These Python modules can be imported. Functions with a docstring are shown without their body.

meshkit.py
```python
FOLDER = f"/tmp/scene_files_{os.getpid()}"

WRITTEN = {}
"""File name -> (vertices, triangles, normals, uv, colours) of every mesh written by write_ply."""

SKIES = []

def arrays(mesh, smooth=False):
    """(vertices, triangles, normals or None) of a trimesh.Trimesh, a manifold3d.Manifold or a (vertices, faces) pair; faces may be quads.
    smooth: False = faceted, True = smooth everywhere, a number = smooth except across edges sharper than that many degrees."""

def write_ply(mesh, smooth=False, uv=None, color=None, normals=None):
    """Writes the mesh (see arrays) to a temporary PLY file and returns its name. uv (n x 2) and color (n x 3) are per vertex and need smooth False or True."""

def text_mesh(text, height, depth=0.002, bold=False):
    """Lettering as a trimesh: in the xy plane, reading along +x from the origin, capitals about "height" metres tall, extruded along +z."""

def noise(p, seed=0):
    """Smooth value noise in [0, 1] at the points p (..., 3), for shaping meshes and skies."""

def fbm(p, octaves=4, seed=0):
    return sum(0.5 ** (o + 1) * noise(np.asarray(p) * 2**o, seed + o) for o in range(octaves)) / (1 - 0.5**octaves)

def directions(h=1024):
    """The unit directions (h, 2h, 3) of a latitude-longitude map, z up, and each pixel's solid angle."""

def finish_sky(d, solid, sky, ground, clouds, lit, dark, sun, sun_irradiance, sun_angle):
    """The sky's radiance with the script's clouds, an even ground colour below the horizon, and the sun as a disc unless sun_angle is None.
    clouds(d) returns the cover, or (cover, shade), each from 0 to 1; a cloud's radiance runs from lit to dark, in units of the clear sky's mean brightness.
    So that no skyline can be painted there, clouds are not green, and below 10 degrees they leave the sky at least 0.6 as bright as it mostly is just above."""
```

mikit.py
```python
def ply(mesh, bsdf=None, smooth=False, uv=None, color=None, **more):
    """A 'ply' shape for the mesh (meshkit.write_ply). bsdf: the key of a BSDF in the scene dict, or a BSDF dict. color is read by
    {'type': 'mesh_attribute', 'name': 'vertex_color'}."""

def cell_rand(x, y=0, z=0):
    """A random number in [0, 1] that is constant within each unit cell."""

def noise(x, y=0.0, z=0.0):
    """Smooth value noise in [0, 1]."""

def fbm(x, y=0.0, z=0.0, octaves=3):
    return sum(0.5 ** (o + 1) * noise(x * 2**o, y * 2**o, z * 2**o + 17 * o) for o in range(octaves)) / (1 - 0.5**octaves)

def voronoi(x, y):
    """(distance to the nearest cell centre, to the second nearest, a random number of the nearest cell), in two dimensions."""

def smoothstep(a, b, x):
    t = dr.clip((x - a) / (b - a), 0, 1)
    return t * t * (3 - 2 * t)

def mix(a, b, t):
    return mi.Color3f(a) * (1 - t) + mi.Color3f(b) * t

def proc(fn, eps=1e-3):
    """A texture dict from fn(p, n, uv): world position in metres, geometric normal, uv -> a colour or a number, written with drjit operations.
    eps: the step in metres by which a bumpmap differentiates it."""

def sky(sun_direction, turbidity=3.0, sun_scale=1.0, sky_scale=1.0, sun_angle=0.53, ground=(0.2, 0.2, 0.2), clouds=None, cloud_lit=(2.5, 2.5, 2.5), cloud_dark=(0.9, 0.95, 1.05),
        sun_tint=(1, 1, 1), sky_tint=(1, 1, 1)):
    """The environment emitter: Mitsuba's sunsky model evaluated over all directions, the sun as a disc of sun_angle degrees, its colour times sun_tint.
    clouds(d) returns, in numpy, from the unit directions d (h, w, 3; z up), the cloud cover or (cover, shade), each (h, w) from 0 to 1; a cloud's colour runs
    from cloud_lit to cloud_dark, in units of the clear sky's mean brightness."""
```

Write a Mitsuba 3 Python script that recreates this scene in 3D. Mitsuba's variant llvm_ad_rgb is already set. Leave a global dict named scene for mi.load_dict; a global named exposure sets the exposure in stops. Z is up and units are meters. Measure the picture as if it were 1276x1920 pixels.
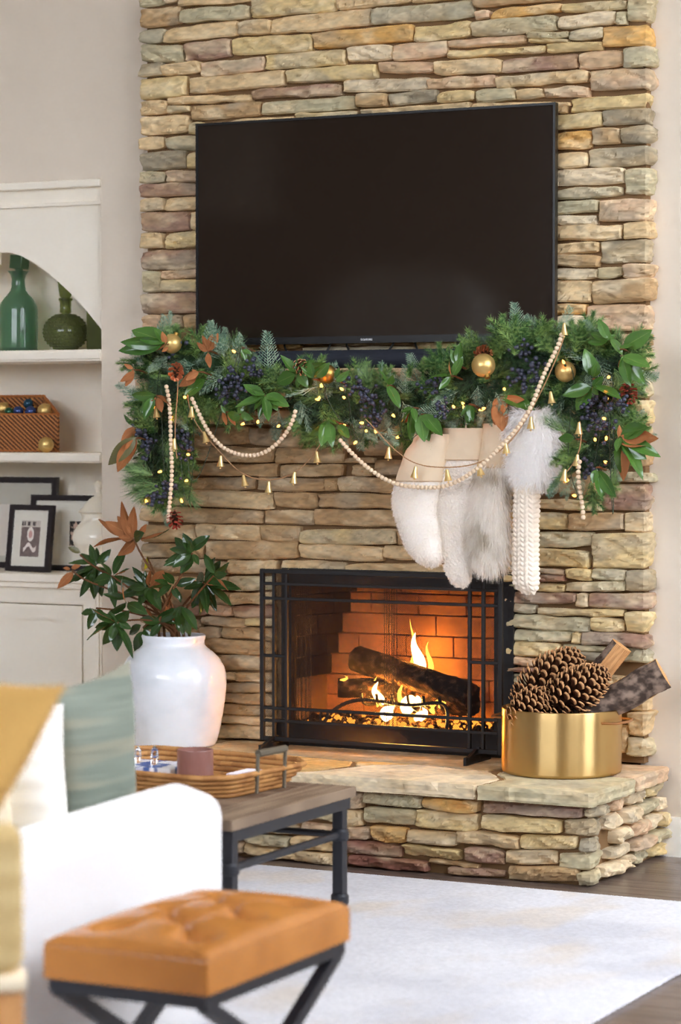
import math, random
import numpy as np, trimesh, shapely, manifold3d as m3
import drjit as dr, mitsuba as mi
import mikit, meshkit
from mikit import proc, noise, fbm, voronoi, cell_rand, smoothstep, mix
from shapely.geometry import Polygon, box as sbox, Point
T = mi.ScalarTransform4f
scene, labels = {}, {}
rng = np.random.default_rng(11)

# ---------------------------------------------------------------- camera, sky, exposure
exposure = 5.42
CAM = np.array([4.152, -8.541, 1.519])
YAW, PITCH = math.radians(26.76), math.radians(1.9315)
look = np.array([-math.sin(YAW) * math.cos(PITCH), math.cos(YAW) * math.cos(PITCH), -math.sin(PITCH)])
scene['camera'] = {'type': 'thinlens', 'fov': 15.0167, 'fov_axis': 'x', 'aperture_radius': 0.016, 'focus_distance': 9.0,
                   'near_clip': 0.1, 'far_clip': 100.0, 'to_world': T().look_at(origin=CAM.tolist(), target=(CAM + look).tolist(), up=[0, 0, 1])}
# an evenly overcast bright sky outside the room's windows
scene['sky'] = mikit.sky([0.5, -0.35, 0.8], turbidity=4.0, sun_scale=0.0, sky_scale=1.0, ground=(0.28, 0.27, 0.25),
                         clouds=lambda d: np.full(d.shape[:2], 0.85), cloud_lit=(2.22, 2.32, 2.5), cloud_dark=(1.55, 1.65, 1.8))

# ---------------------------------------------------------------- helpers
def lin(*c):
    c = np.array(c, float) / 255.0
    return np.where(c <= 0.04045, c / 12.92, ((c + 0.055) / 1.055) ** 2.4).tolist()

def mat(name, rgb, rough=0.6, spec=0.5, two=True, bump=None, bscale=1.0, **more):
    base = rgb if isinstance(rgb, dict) else {'type': 'rgb', 'value': lin(*rgb)}
    b = {'type': 'principled', 'base_color': base, 'roughness': rough, 'specular': spec, **more}
    if bump is not None:
        b = {'type': 'bumpmap', 'arbitrary': bump, 'scale': bscale, 'bsdf': b}
    scene[name] = {'type': 'twosided', 'bsdf': b} if two else b
    return name

def free(key):
    if key not in USED:
        USED.add(key); return key
    i = COUNT.get(key, 0)
    while True:
        i += 1
        k = f'{key}_{i:03d}'
        if k not in USED:
            COUNT[key] = i; USED.add(k); return k
USED, COUNT = set(), {}

def tag(key, label=None, cat=None, group=None, kind=None):
    d = labels.setdefault(key, {})
    for k, v in (('label', label), ('category', cat), ('group', group), ('kind', kind)):
        if v: d[k] = v
    return key

def thing(name, label, cat, group=None, kind=None):
    return tag(free(name), label, cat, group, kind)

def ent(name, shape, parent=None, to=None, **tags):
    """one entry of the scene; parent gives the key prefix"""
    key = free(f'{parent}__{name}' if parent else name)
    scene[key] = dict(shape) if to is None else {**shape, 'to_world': T(to)}
    if tags: tag(key, **tags)
    return key

def put(name, mesh, bsdf, parent=None, smooth=30, to=None, uv=None, **tags):
    return ent(name, mikit.ply(mesh, bsdf, smooth=smooth, uv=uv), parent, to, **tags)

def whole(name, mesh, bsdf, label, cat, group=None, smooth=30, kind=None, uv=None):
    return put(name, mesh, bsdf, None, smooth, uv=uv, label=label, cat=cat, group=group, kind=kind)

def struct(name, mesh, bsdf, smooth=30, label=None):
    return put(name, mesh, bsdf, None, smooth, kind='structure', label=label)

def bx(x0, y0, z0, x1, y1, z1, r=0.0):
    if r <= 0:
        m = trimesh.creation.box([x1 - x0, y1 - y0, z1 - z0])
        m.apply_translation([(x0 + x1) / 2, (y0 + y1) / 2, (z0 + z1) / 2]); return m
    s = []
    for a in (x0 + r, x1 - r):
        for b in (y0 + r, y1 - r):
            for c in (z0 + r, z1 - r):
                s.append(m3.Manifold.sphere(r, 12).translate((a, b, c)))
    return man(m3.Manifold.batch_hull(s))

def man(m):
    q = m.to_mesh()
    return trimesh.Trimesh(np.array(q.vert_properties[:, :3]), np.array(q.tri_verts), process=False)

def cat(*ms):
    ms = ms[0] if len(ms) == 1 and isinstance(ms[0], (list, tuple)) else ms
    return trimesh.util.concatenate(list(ms))

def lathe(prof, n=48, c=(0, 0, 0)):
    """prof: (r, z) from bottom to top; closed where r is 0"""
    p = np.array(prof, float); a = np.arange(n) * 2 * np.pi / n
    v = np.stack([p[:, None, 0] * np.cos(a), p[:, None, 0] * np.sin(a), np.repeat(p[:, 1:2], n, 1)], -1).reshape(-1, 3) + c
    f = []
    for i in range(len(p) - 1):
        j = np.arange(n); k = (j + 1) % n
        f.append(np.stack([i * n + j, i * n + k, (i + 1) * n + k], 1)); f.append(np.stack([i * n + j, (i + 1) * n + k, (i + 1) * n + j], 1))
    m = trimesh.Trimesh(v, np.vstack(f), process=False)
    m.merge_vertices(); m.update_faces(m.nondegenerate_faces()); return m

def tube(pts, r, n=8, cap=True):
    p = np.asarray(pts, float); r = np.broadcast_to(np.asarray(r, float), len(p))
    t = np.gradient(p, axis=0); t /= np.linalg.norm(t, axis=1, keepdims=True) + 1e-12
    u = np.cross(t[0], [0.31, 0.17, 0.93]);
    if np.linalg.norm(u) < 1e-3: u = np.cross(t[0], [1, 0, 0])
    u /= np.linalg.norm(u); U = []
    for k in range(len(p)):
        u = u - t[k] * (u @ t[k]); u /= np.linalg.norm(u) + 1e-12; U.append(u)
    U = np.array(U); V = np.cross(t, U); a = np.arange(n) * 2 * np.pi / n
    v = (p[:, None] + r[:, None, None] * (np.cos(a)[None, :, None] * U[:, None] + np.sin(a)[None, :, None] * V[:, None])).reshape(-1, 3)
    f = []
    for i in range(len(p) - 1):
        j = np.arange(n); k = (j + 1) % n
        f.append(np.stack([i * n + j, i * n + k, (i + 1) * n + k], 1)); f.append(np.stack([i * n + j, (i + 1) * n + k, (i + 1) * n + j], 1))
    if cap:
        v = np.vstack([v, p[:1], p[-1:]]); q = len(p) * n; j = np.arange(n); k = (j + 1) % n
        f.append(np.stack([j * 0 + q, k, j], 1)); f.append(np.stack([j * 0 + q + 1, (len(p) - 1) * n + j, (len(p) - 1) * n + k], 1))
    return trimesh.Trimesh(v, np.vstack(f), process=False)

def spline(pts, n):
    """a smooth curve through the points, n samples evenly spaced along it"""
    p = np.asarray(pts, float)
    s = np.concatenate([[0], np.cumsum(np.linalg.norm(np.diff(p, axis=0), axis=1))])
    from scipy.interpolate import PchipInterpolator, CubicSpline
    f = CubicSpline(s, p) if len(p) > 2 else None
    q = f(np.linspace(0, s[-1], n * 8)) if f is not None else p[0] + (p[1] - p[0]) * np.linspace(0, 1, n * 8)[:, None]
    d = np.concatenate([[0], np.cumsum(np.linalg.norm(np.diff(q, axis=0), axis=1))]); t = np.linspace(0, d[-1], n)
    return np.stack([np.interp(t, d, q[:, k]) for k in range(3)], 1)

def bar(p, q, w, h=None, up=(0, 0, 1)):
    """a square bar from p to q"""
    p, q = np.asarray(p, float), np.asarray(q, float); h = h or w
    m = trimesh.creation.box([w, h, np.linalg.norm(q - p)])
    m.apply_transform(frame((p + q) / 2, q - p, up)); return m

def frame(o, z, x=(0, 0, 1)):
    """matrix: local z along z, local x near x"""
    z = np.asarray(z, float); z = z / np.linalg.norm(z); x = np.asarray(x, float)
    x = x - z * (x @ z)
    if np.linalg.norm(x) < 1e-4:
        x = np.array([1.0, 0.1, 0]); x = x - z * (x @ z)
    x /= np.linalg.norm(x); m = np.eye(4); m[:3, 0], m[:3, 1], m[:3, 2], m[:3, 3] = x, np.cross(z, x), z, o
    return m

def extr(poly, y0, y1):
    """polygon in x,z extruded from y0 to y1"""
    m = trimesh.creation.extrude_polygon(poly, y1 - y0, engine='earcut')
    m.apply_transform([[1, 0, 0, 0], [0, 0, -1, y1], [0, 1, 0, 0], [0, 0, 0, 1]]); return m

def prism(poly, z0, z1):
    m = trimesh.creation.extrude_polygon(poly, z1 - z0, engine='earcut'); m.apply_translation([0, 0, z0]); return m

def pts(s, y=None):
    """'x z x z ...' in millimetres -> points"""
    a = np.array([float(v) for v in s.split()]).reshape(-1, 2) / 1000
    return a if y is None else np.column_stack([a[:, 0], np.full(len(a), y), a[:, 1]])

# ---------------------------------------------------------------- materials
TONES = [(214, 187, 144), (212, 189, 138), (214, 168, 100), (184, 175, 144), (158, 126, 108), (180, 148, 108), (206, 174, 142), (222, 204, 172), (156, 145, 123), (144, 98, 84)]  # the brown b, common below the mantel, carries the shade there
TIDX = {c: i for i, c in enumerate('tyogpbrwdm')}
def stone_col(p, n, uv):
    c = mi.Color3f(0)
    k = dr.floor(uv.x * 10.0)
    for i, t in enumerate(TONES):
        c = dr.select(k == i, mi.Color3f(*lin(*t)), c)
    s = uv.y * 40.0
    a = fbm(p.x * 9 + s, p.y * 9, p.z * 16, 3)
    b = fbm(p.x * 40 + s, p.y * 40, p.z * 70 + 3, 2)
    d = smoothstep(0.55, 0.75, fbm(p.x * 6 + s * 1.7, p.y * 6, p.z * 9 + 8, 2))
    c = mix(c, mi.Color3f(*lin(186, 160, 118)), 0.5 * smoothstep(0.35, 0.8, a))
    c = mix(c, mi.Color3f(*lin(168, 160, 142)), 0.5 * d)
    c = mix(c, mi.Color3f(*lin(232, 214, 178)), 0.45 * smoothstep(0.5, 0.75, fbm(p.x * 11 + s * 2.3, p.y * 11, p.z * 20 + 5, 3)))
    return c * (0.7 + 0.6 * b)
def stone_h(p, n, uv):
    return (fbm(p.x * 45 + uv.y * 30, p.y * 45, p.z * 80, 3) + .7 * dr.abs(fbm(p.x * 24 + p.z * 30 + uv.y * 20, p.y * 24, p.z * 50, 3) - .5)) * 0.008
mat('stone_face', proc(stone_col), 0.85, 0.25, bump=proc(stone_h), bscale=1.0)
mat('mortar', (128, 100, 70), 0.95, 0.1)  # darkened so the joints carry the shade between stones
mat('wall_paint', (218, 205, 188), 0.8, 0.2)
mat('unseen_wall_taupe', (148, 136, 122), 0.8, 0.2)  # unseen walls, darkened so pale shapes stand out in the television glass
mat('ceiling_paint', (238, 236, 230), 0.9, 0.1)
mat('trim_paint', (236, 232, 224), 0.4, 0.4)
mat('cabinet_paint', (238, 230, 214), 0.4, 0.4)
def floor_col(p, n, uv):
    g = fbm(p.x * 3, p.y * 60, 0.0, 3); q = cell_rand(dr.floor(p.y / 0.125))
    return mix(lin(82, 70, 64), lin(120, 105, 97), g * 0.75 + 0.25 * q)
mat('floor_wood', proc(floor_col), 0.28, 0.5)
mat('black_metal', (22, 21, 22), 0.5, 0.4)
mat('iron', (46, 48, 54), 0.4, 0.5, metallic=0.3)
mat('tv_black', (12, 11, 12), 0.35, 0.5)
mat('tv_glass', (36, 28, 23), 0.07, 0.6)
mat('logo_silver', (200, 200, 205), 0.3, 0.5)
mat('speaker_cloth', (34, 38, 48), 0.7, 0.3)
mat('cable_black', (20, 20, 20), 0.5)

# ---------------------------------------------------------------- the room
WY = 0.07                       # plane of the wall behind the chimney
XL, XR, YB, ZC = -7.0, 5.3, -10.6, 5.2
fl = struct('floor', bx(XL, YB, -0.12, XR, 0.6, -0.02), 'floor_wood')
for k in range(30):             # floor boards near the hearth, running along it
    y1 = 0.06 - 0.125 * k
    for x0, x1 in ((0.2, 1.9 + 0.3 * math.sin(k * 2.3)), (1.9 + 0.3 * math.sin(k * 2.3), 4.4)):
        put('plank', bx(x0 + 0.001, y1 - 0.1235, -0.02, x1 - 0.001, y1, 0.0, 0.0015), 'floor_wood', fl)
put('boards', cat([bx(XL, YB, -0.02, XR, -3.71, -0.0005), bx(XL, -3.7, -0.02, 0.2, 0.4, -0.0005), bx(4.4, -3.7, -0.02, XR, 0.4, -0.0005)]), 'floor_wood', fl)
struct('ceiling', bx(XL - .3, YB - .3, ZC, XR + .3, 0.6, ZC + 0.1), 'ceiling_paint')
NL, NR, NB, NT = -3.2, -1.237, 0.883, 2.48      # the bookcase niche
w = struct('wall_fireplace', cat([bx(1.0, WY, 0, XR, WY + .15, ZC), bx(-1.15, WY, 0, -0.985, WY + .5, ZC), bx(NR, WY, 0, -1.15, WY + .03, ZC), bx(NR, WY + .03, NT, -1.15, WY + .5, ZC),
    bx(NL, WY, NT, NR, WY + .5, ZC), bx(XL, WY, 0, NL, WY + .5, ZC)]), 'wall_paint')
def wall_with_windows(name, a0, a1, holes, side, t=0.15):
    p = sbox(a0, 0, a1, ZC)
    for h in holes: p = p.difference(sbox(*h))
    m = extr(p, 0, t)
    if side == 'right': m.apply_transform([[0, 1, 0, XR], [1, 0, 0, 0], [0, 0, 1, 0], [0, 0, 0, 1]]); m.invert()
    else: m.apply_transform([[1, 0, 0, 0], [0, 1, 0, YB - t], [0, 0, 1, 0], [0, 0, 0, 1]])
    struct(name, m, 'wall_paint' if side == 'right' else 'unseen_wall_taupe')
RW = [(-6.6, 2.3, -5.2, 4.9), (-4.6, 2.3, -2.9, 4.9), (-2.3, .9, -.6, 4.9)]
BW = [(-3.1, 2.1, -1.2, 4.9), (-1.0, 2.1, .9, 4.9), (1.1, 2.1, 3.0, 4.9)]
wall_with_windows('wall_right', YB, 0.6, RW, 'right')
wall_with_windows('wall_rear', XL, XR, BW, 'rear')
struct('wall_left', bx(XL - .15, YB, 0, XL, 0.6, ZC), 'unseen_wall_taupe')
for i, h in enumerate(RW + BW):
    key = f'window_{i + 1}'
    a0, z0, a1, z1 = h; am = (a0 + a1) / 2; side = 'right' if i < 3 else 'rear'
    def b(a, za, c, zc, w=.06, side=side):
        return bx(XR + .02, a, za, XR + .02 + w, c, zc) if side == 'right' else bx(a, YB - .02 - w, za, c, YB - .02, zc)
    e = .06; tag(key, kind='structure')
    put('frame', cat([b(a0, z0, a0 + e, z1), b(a1 - e, z0, a1, z1), b(a0 + e, z0, a1 - e, z0 + e), b(a0 + e, z1 - e, a1 - e, z1)]), 'trim_paint', key)
    for q in np.linspace(z0, z1, 5)[1:-1]:
        put('muntin', b(a0 + e, q - .012, a1 - e, q + .012, .03), 'trim_paint', key)
    put('mullion', b(am - .015, z0 + e, am + .015, z1 - e, .04), 'trim_paint', key)
bp = Polygon([(0, 0), (.016, 0), (.016, .105), (.011, .118), (.011, .128), (.006, .14), (0, .14)])
def baseboard(x0, x1):
    m = prism(bp, 0, x1 - x0)
    m.apply_transform([[0, 0, 1, x0], [-1, 0, 0, WY], [0, 1, 0, 0], [0, 0, 0, 1]]); return m
struct('baseboard_right', baseboard(1.05, XR), 'trim_paint')

# ---------------------------------------------------------------- stones
def stone_mesh(x0, z0, x1, z1, y, proud, seed, ret=0.0, rough=0.006, depth=0.03):
    """one split-faced stone: front face near y - proud, wrapping round the right-hand corner by ret"""
    r = np.random.default_rng(seed)
    w, h = x1 - x0, z1 - z0; L = w + ret
    nx, nz = max(4, int(round(L / 0.0095))), max(4, int(round(h / 0.0075)))
    s = np.linspace(0, L, nx + 1); t = np.linspace(0, h, nz + 1)
    e = min(0.006, h * .16)
    s = np.unique(np.concatenate([[0, e, L - e, L], s[(s > e * 1.5) & (s < L - e * 1.5)]])); t = np.unique(np.concatenate([[0, e, h - e, h], t[(t > e * 1.5) & (t < h - e * 1.5)]]))
    S, Tt = np.meshgrid(s, t); S0, T0 = S / L, Tt / h
    # wavering outline, knocked-off corners
    o = r.uniform(-50, 50, 3)
    nz_ = lambda f, k: meshkit.noise(np.stack([S * f + o[0], Tt * f + o[1], S * 0 + o[2] + k], -1)) - .5
    tilt = r.normal(0, 0.006) * (S0 - .5) * min(1, w / .2)
    up = nz_(14, 3) * .009 + tilt; lo = nz_(14, 5) * .009 + tilt
    ck = min(.2 * h, .008); cor = np.exp(-np.minimum(S, L - S) / .012) * ck
    if ret: cor = np.exp(-S / .012) * ck
    Z = z0 + Tt + T0 * (up - cor * r.uniform(.2, 1)) + (1 - T0) * (lo + cor * r.uniform(.2, 1))
    Sx = S + nz_(22, 9) * .01 * (1 - 2 * np.abs(S0 - .5)) + (nz_(30, 1) * .008) * (np.abs(S0 - .5) > .4)
    edge = np.minimum(np.minimum(S, L - S if not ret else S * 0 + 9), np.minimum(Tt, h - Tt))
    dome = np.clip(edge / .007, 0, 1) ** .5
    sk = r.uniform(-.5, .5)
    P = np.stack([S * 13 + o[0], Tt * 30 + S * 30 * sk + o[1], S * 0 + o[2]], -1)
    ridge = 1 - np.abs(2 * meshkit.fbm(P + np.stack([Tt * 20, S * 0, S * 0], -1), 3, seed) - 1)
    H = proud - depth * .3 * (1 - dome) + (ridge - .75) * rough * 4.2 + r.normal(0, .003) * (T0 - .5) * 2
    cut = np.full_like(S, 9.0)
    for _ in range(int(3 + w * 14)):             # cleaved facets
        gs, gt = r.normal(0, .09), r.normal(0, .22); cut = np.minimum(cut, r.uniform(0, .004) + gs * (S - r.uniform(0, L)) * min(1, .12 / w) * 1.0 + gt * (Tt - r.uniform(.1, .9) * h))
    H = H + np.clip(cut, -.5 * depth, .006) * np.clip(rough / .006, .6, 1.4)
    if ret:
        R = .014; d = np.clip((Sx - (w - R)) / (1.57 * R), 0, 1) * (np.pi / 2)
        past = np.clip(Sx - (w - R) - 1.57 * R, 0, None)
        before = np.minimum(Sx, w - R)
        Xc = x0 + before + np.sin(d) * (R + H - proud * .4); Yc = y - np.where(d > 0, (np.cos(d)) * (R + H) - R - (1 - np.cos(d)) * 0, H) + past
    else:
        Xc, Yc = x0 + Sx, y - H
    V = np.stack([Xc, Yc, Z], -1); m, n = V.shape[:2]
    idx = np.arange(m * n).reshape(m, n)
    q = np.stack([idx[:-1, :-1], idx[:-1, 1:], idx[1:, 1:], idx[1:, :-1]], -1).reshape(-1, 4)
    ring = np.concatenate([idx[0, :], idx[1:, -1], idx[-1, -2::-1], idx[-2:0:-1, 0]])
    back = V.reshape(-1, 3)[ring].copy()
    if ret:
        side = back[:, 0] > x1 - .02; back[~side, 1] = y + depth; back[side, 0] = x1 - depth * .6
    else: back[:, 1] = y + depth
    v = np.vstack([V.reshape(-1, 3), back]); b = np.arange(len(ring)) + m * n; k = np.roll(np.arange(len(ring)), -1)
    q2 = np.stack([ring, b, b[k], ring[k]], 1)
    f = np.vstack([q[:, [0, 1, 2]], q[:, [0, 2, 3]], q2[:, [0, 1, 2]], q2[:, [0, 2, 3]]])
    return trimesh.Trimesh(v, f, process=False)

def put_stone(mesh, tone, seed, parent, name='stone', bsdf='stone_face'):
    sm = trimesh.graph.smooth_shade(mesh, angle=math.radians(20), facet_minarea=None)
    uv = np.tile([[(TIDX[tone] + .5) / 10, (seed * .6180339) % 1]], (len(sm.vertices), 1))
    n = put(name, sm, bsdf, parent, smooth=True, uv=uv)
    return n

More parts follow.
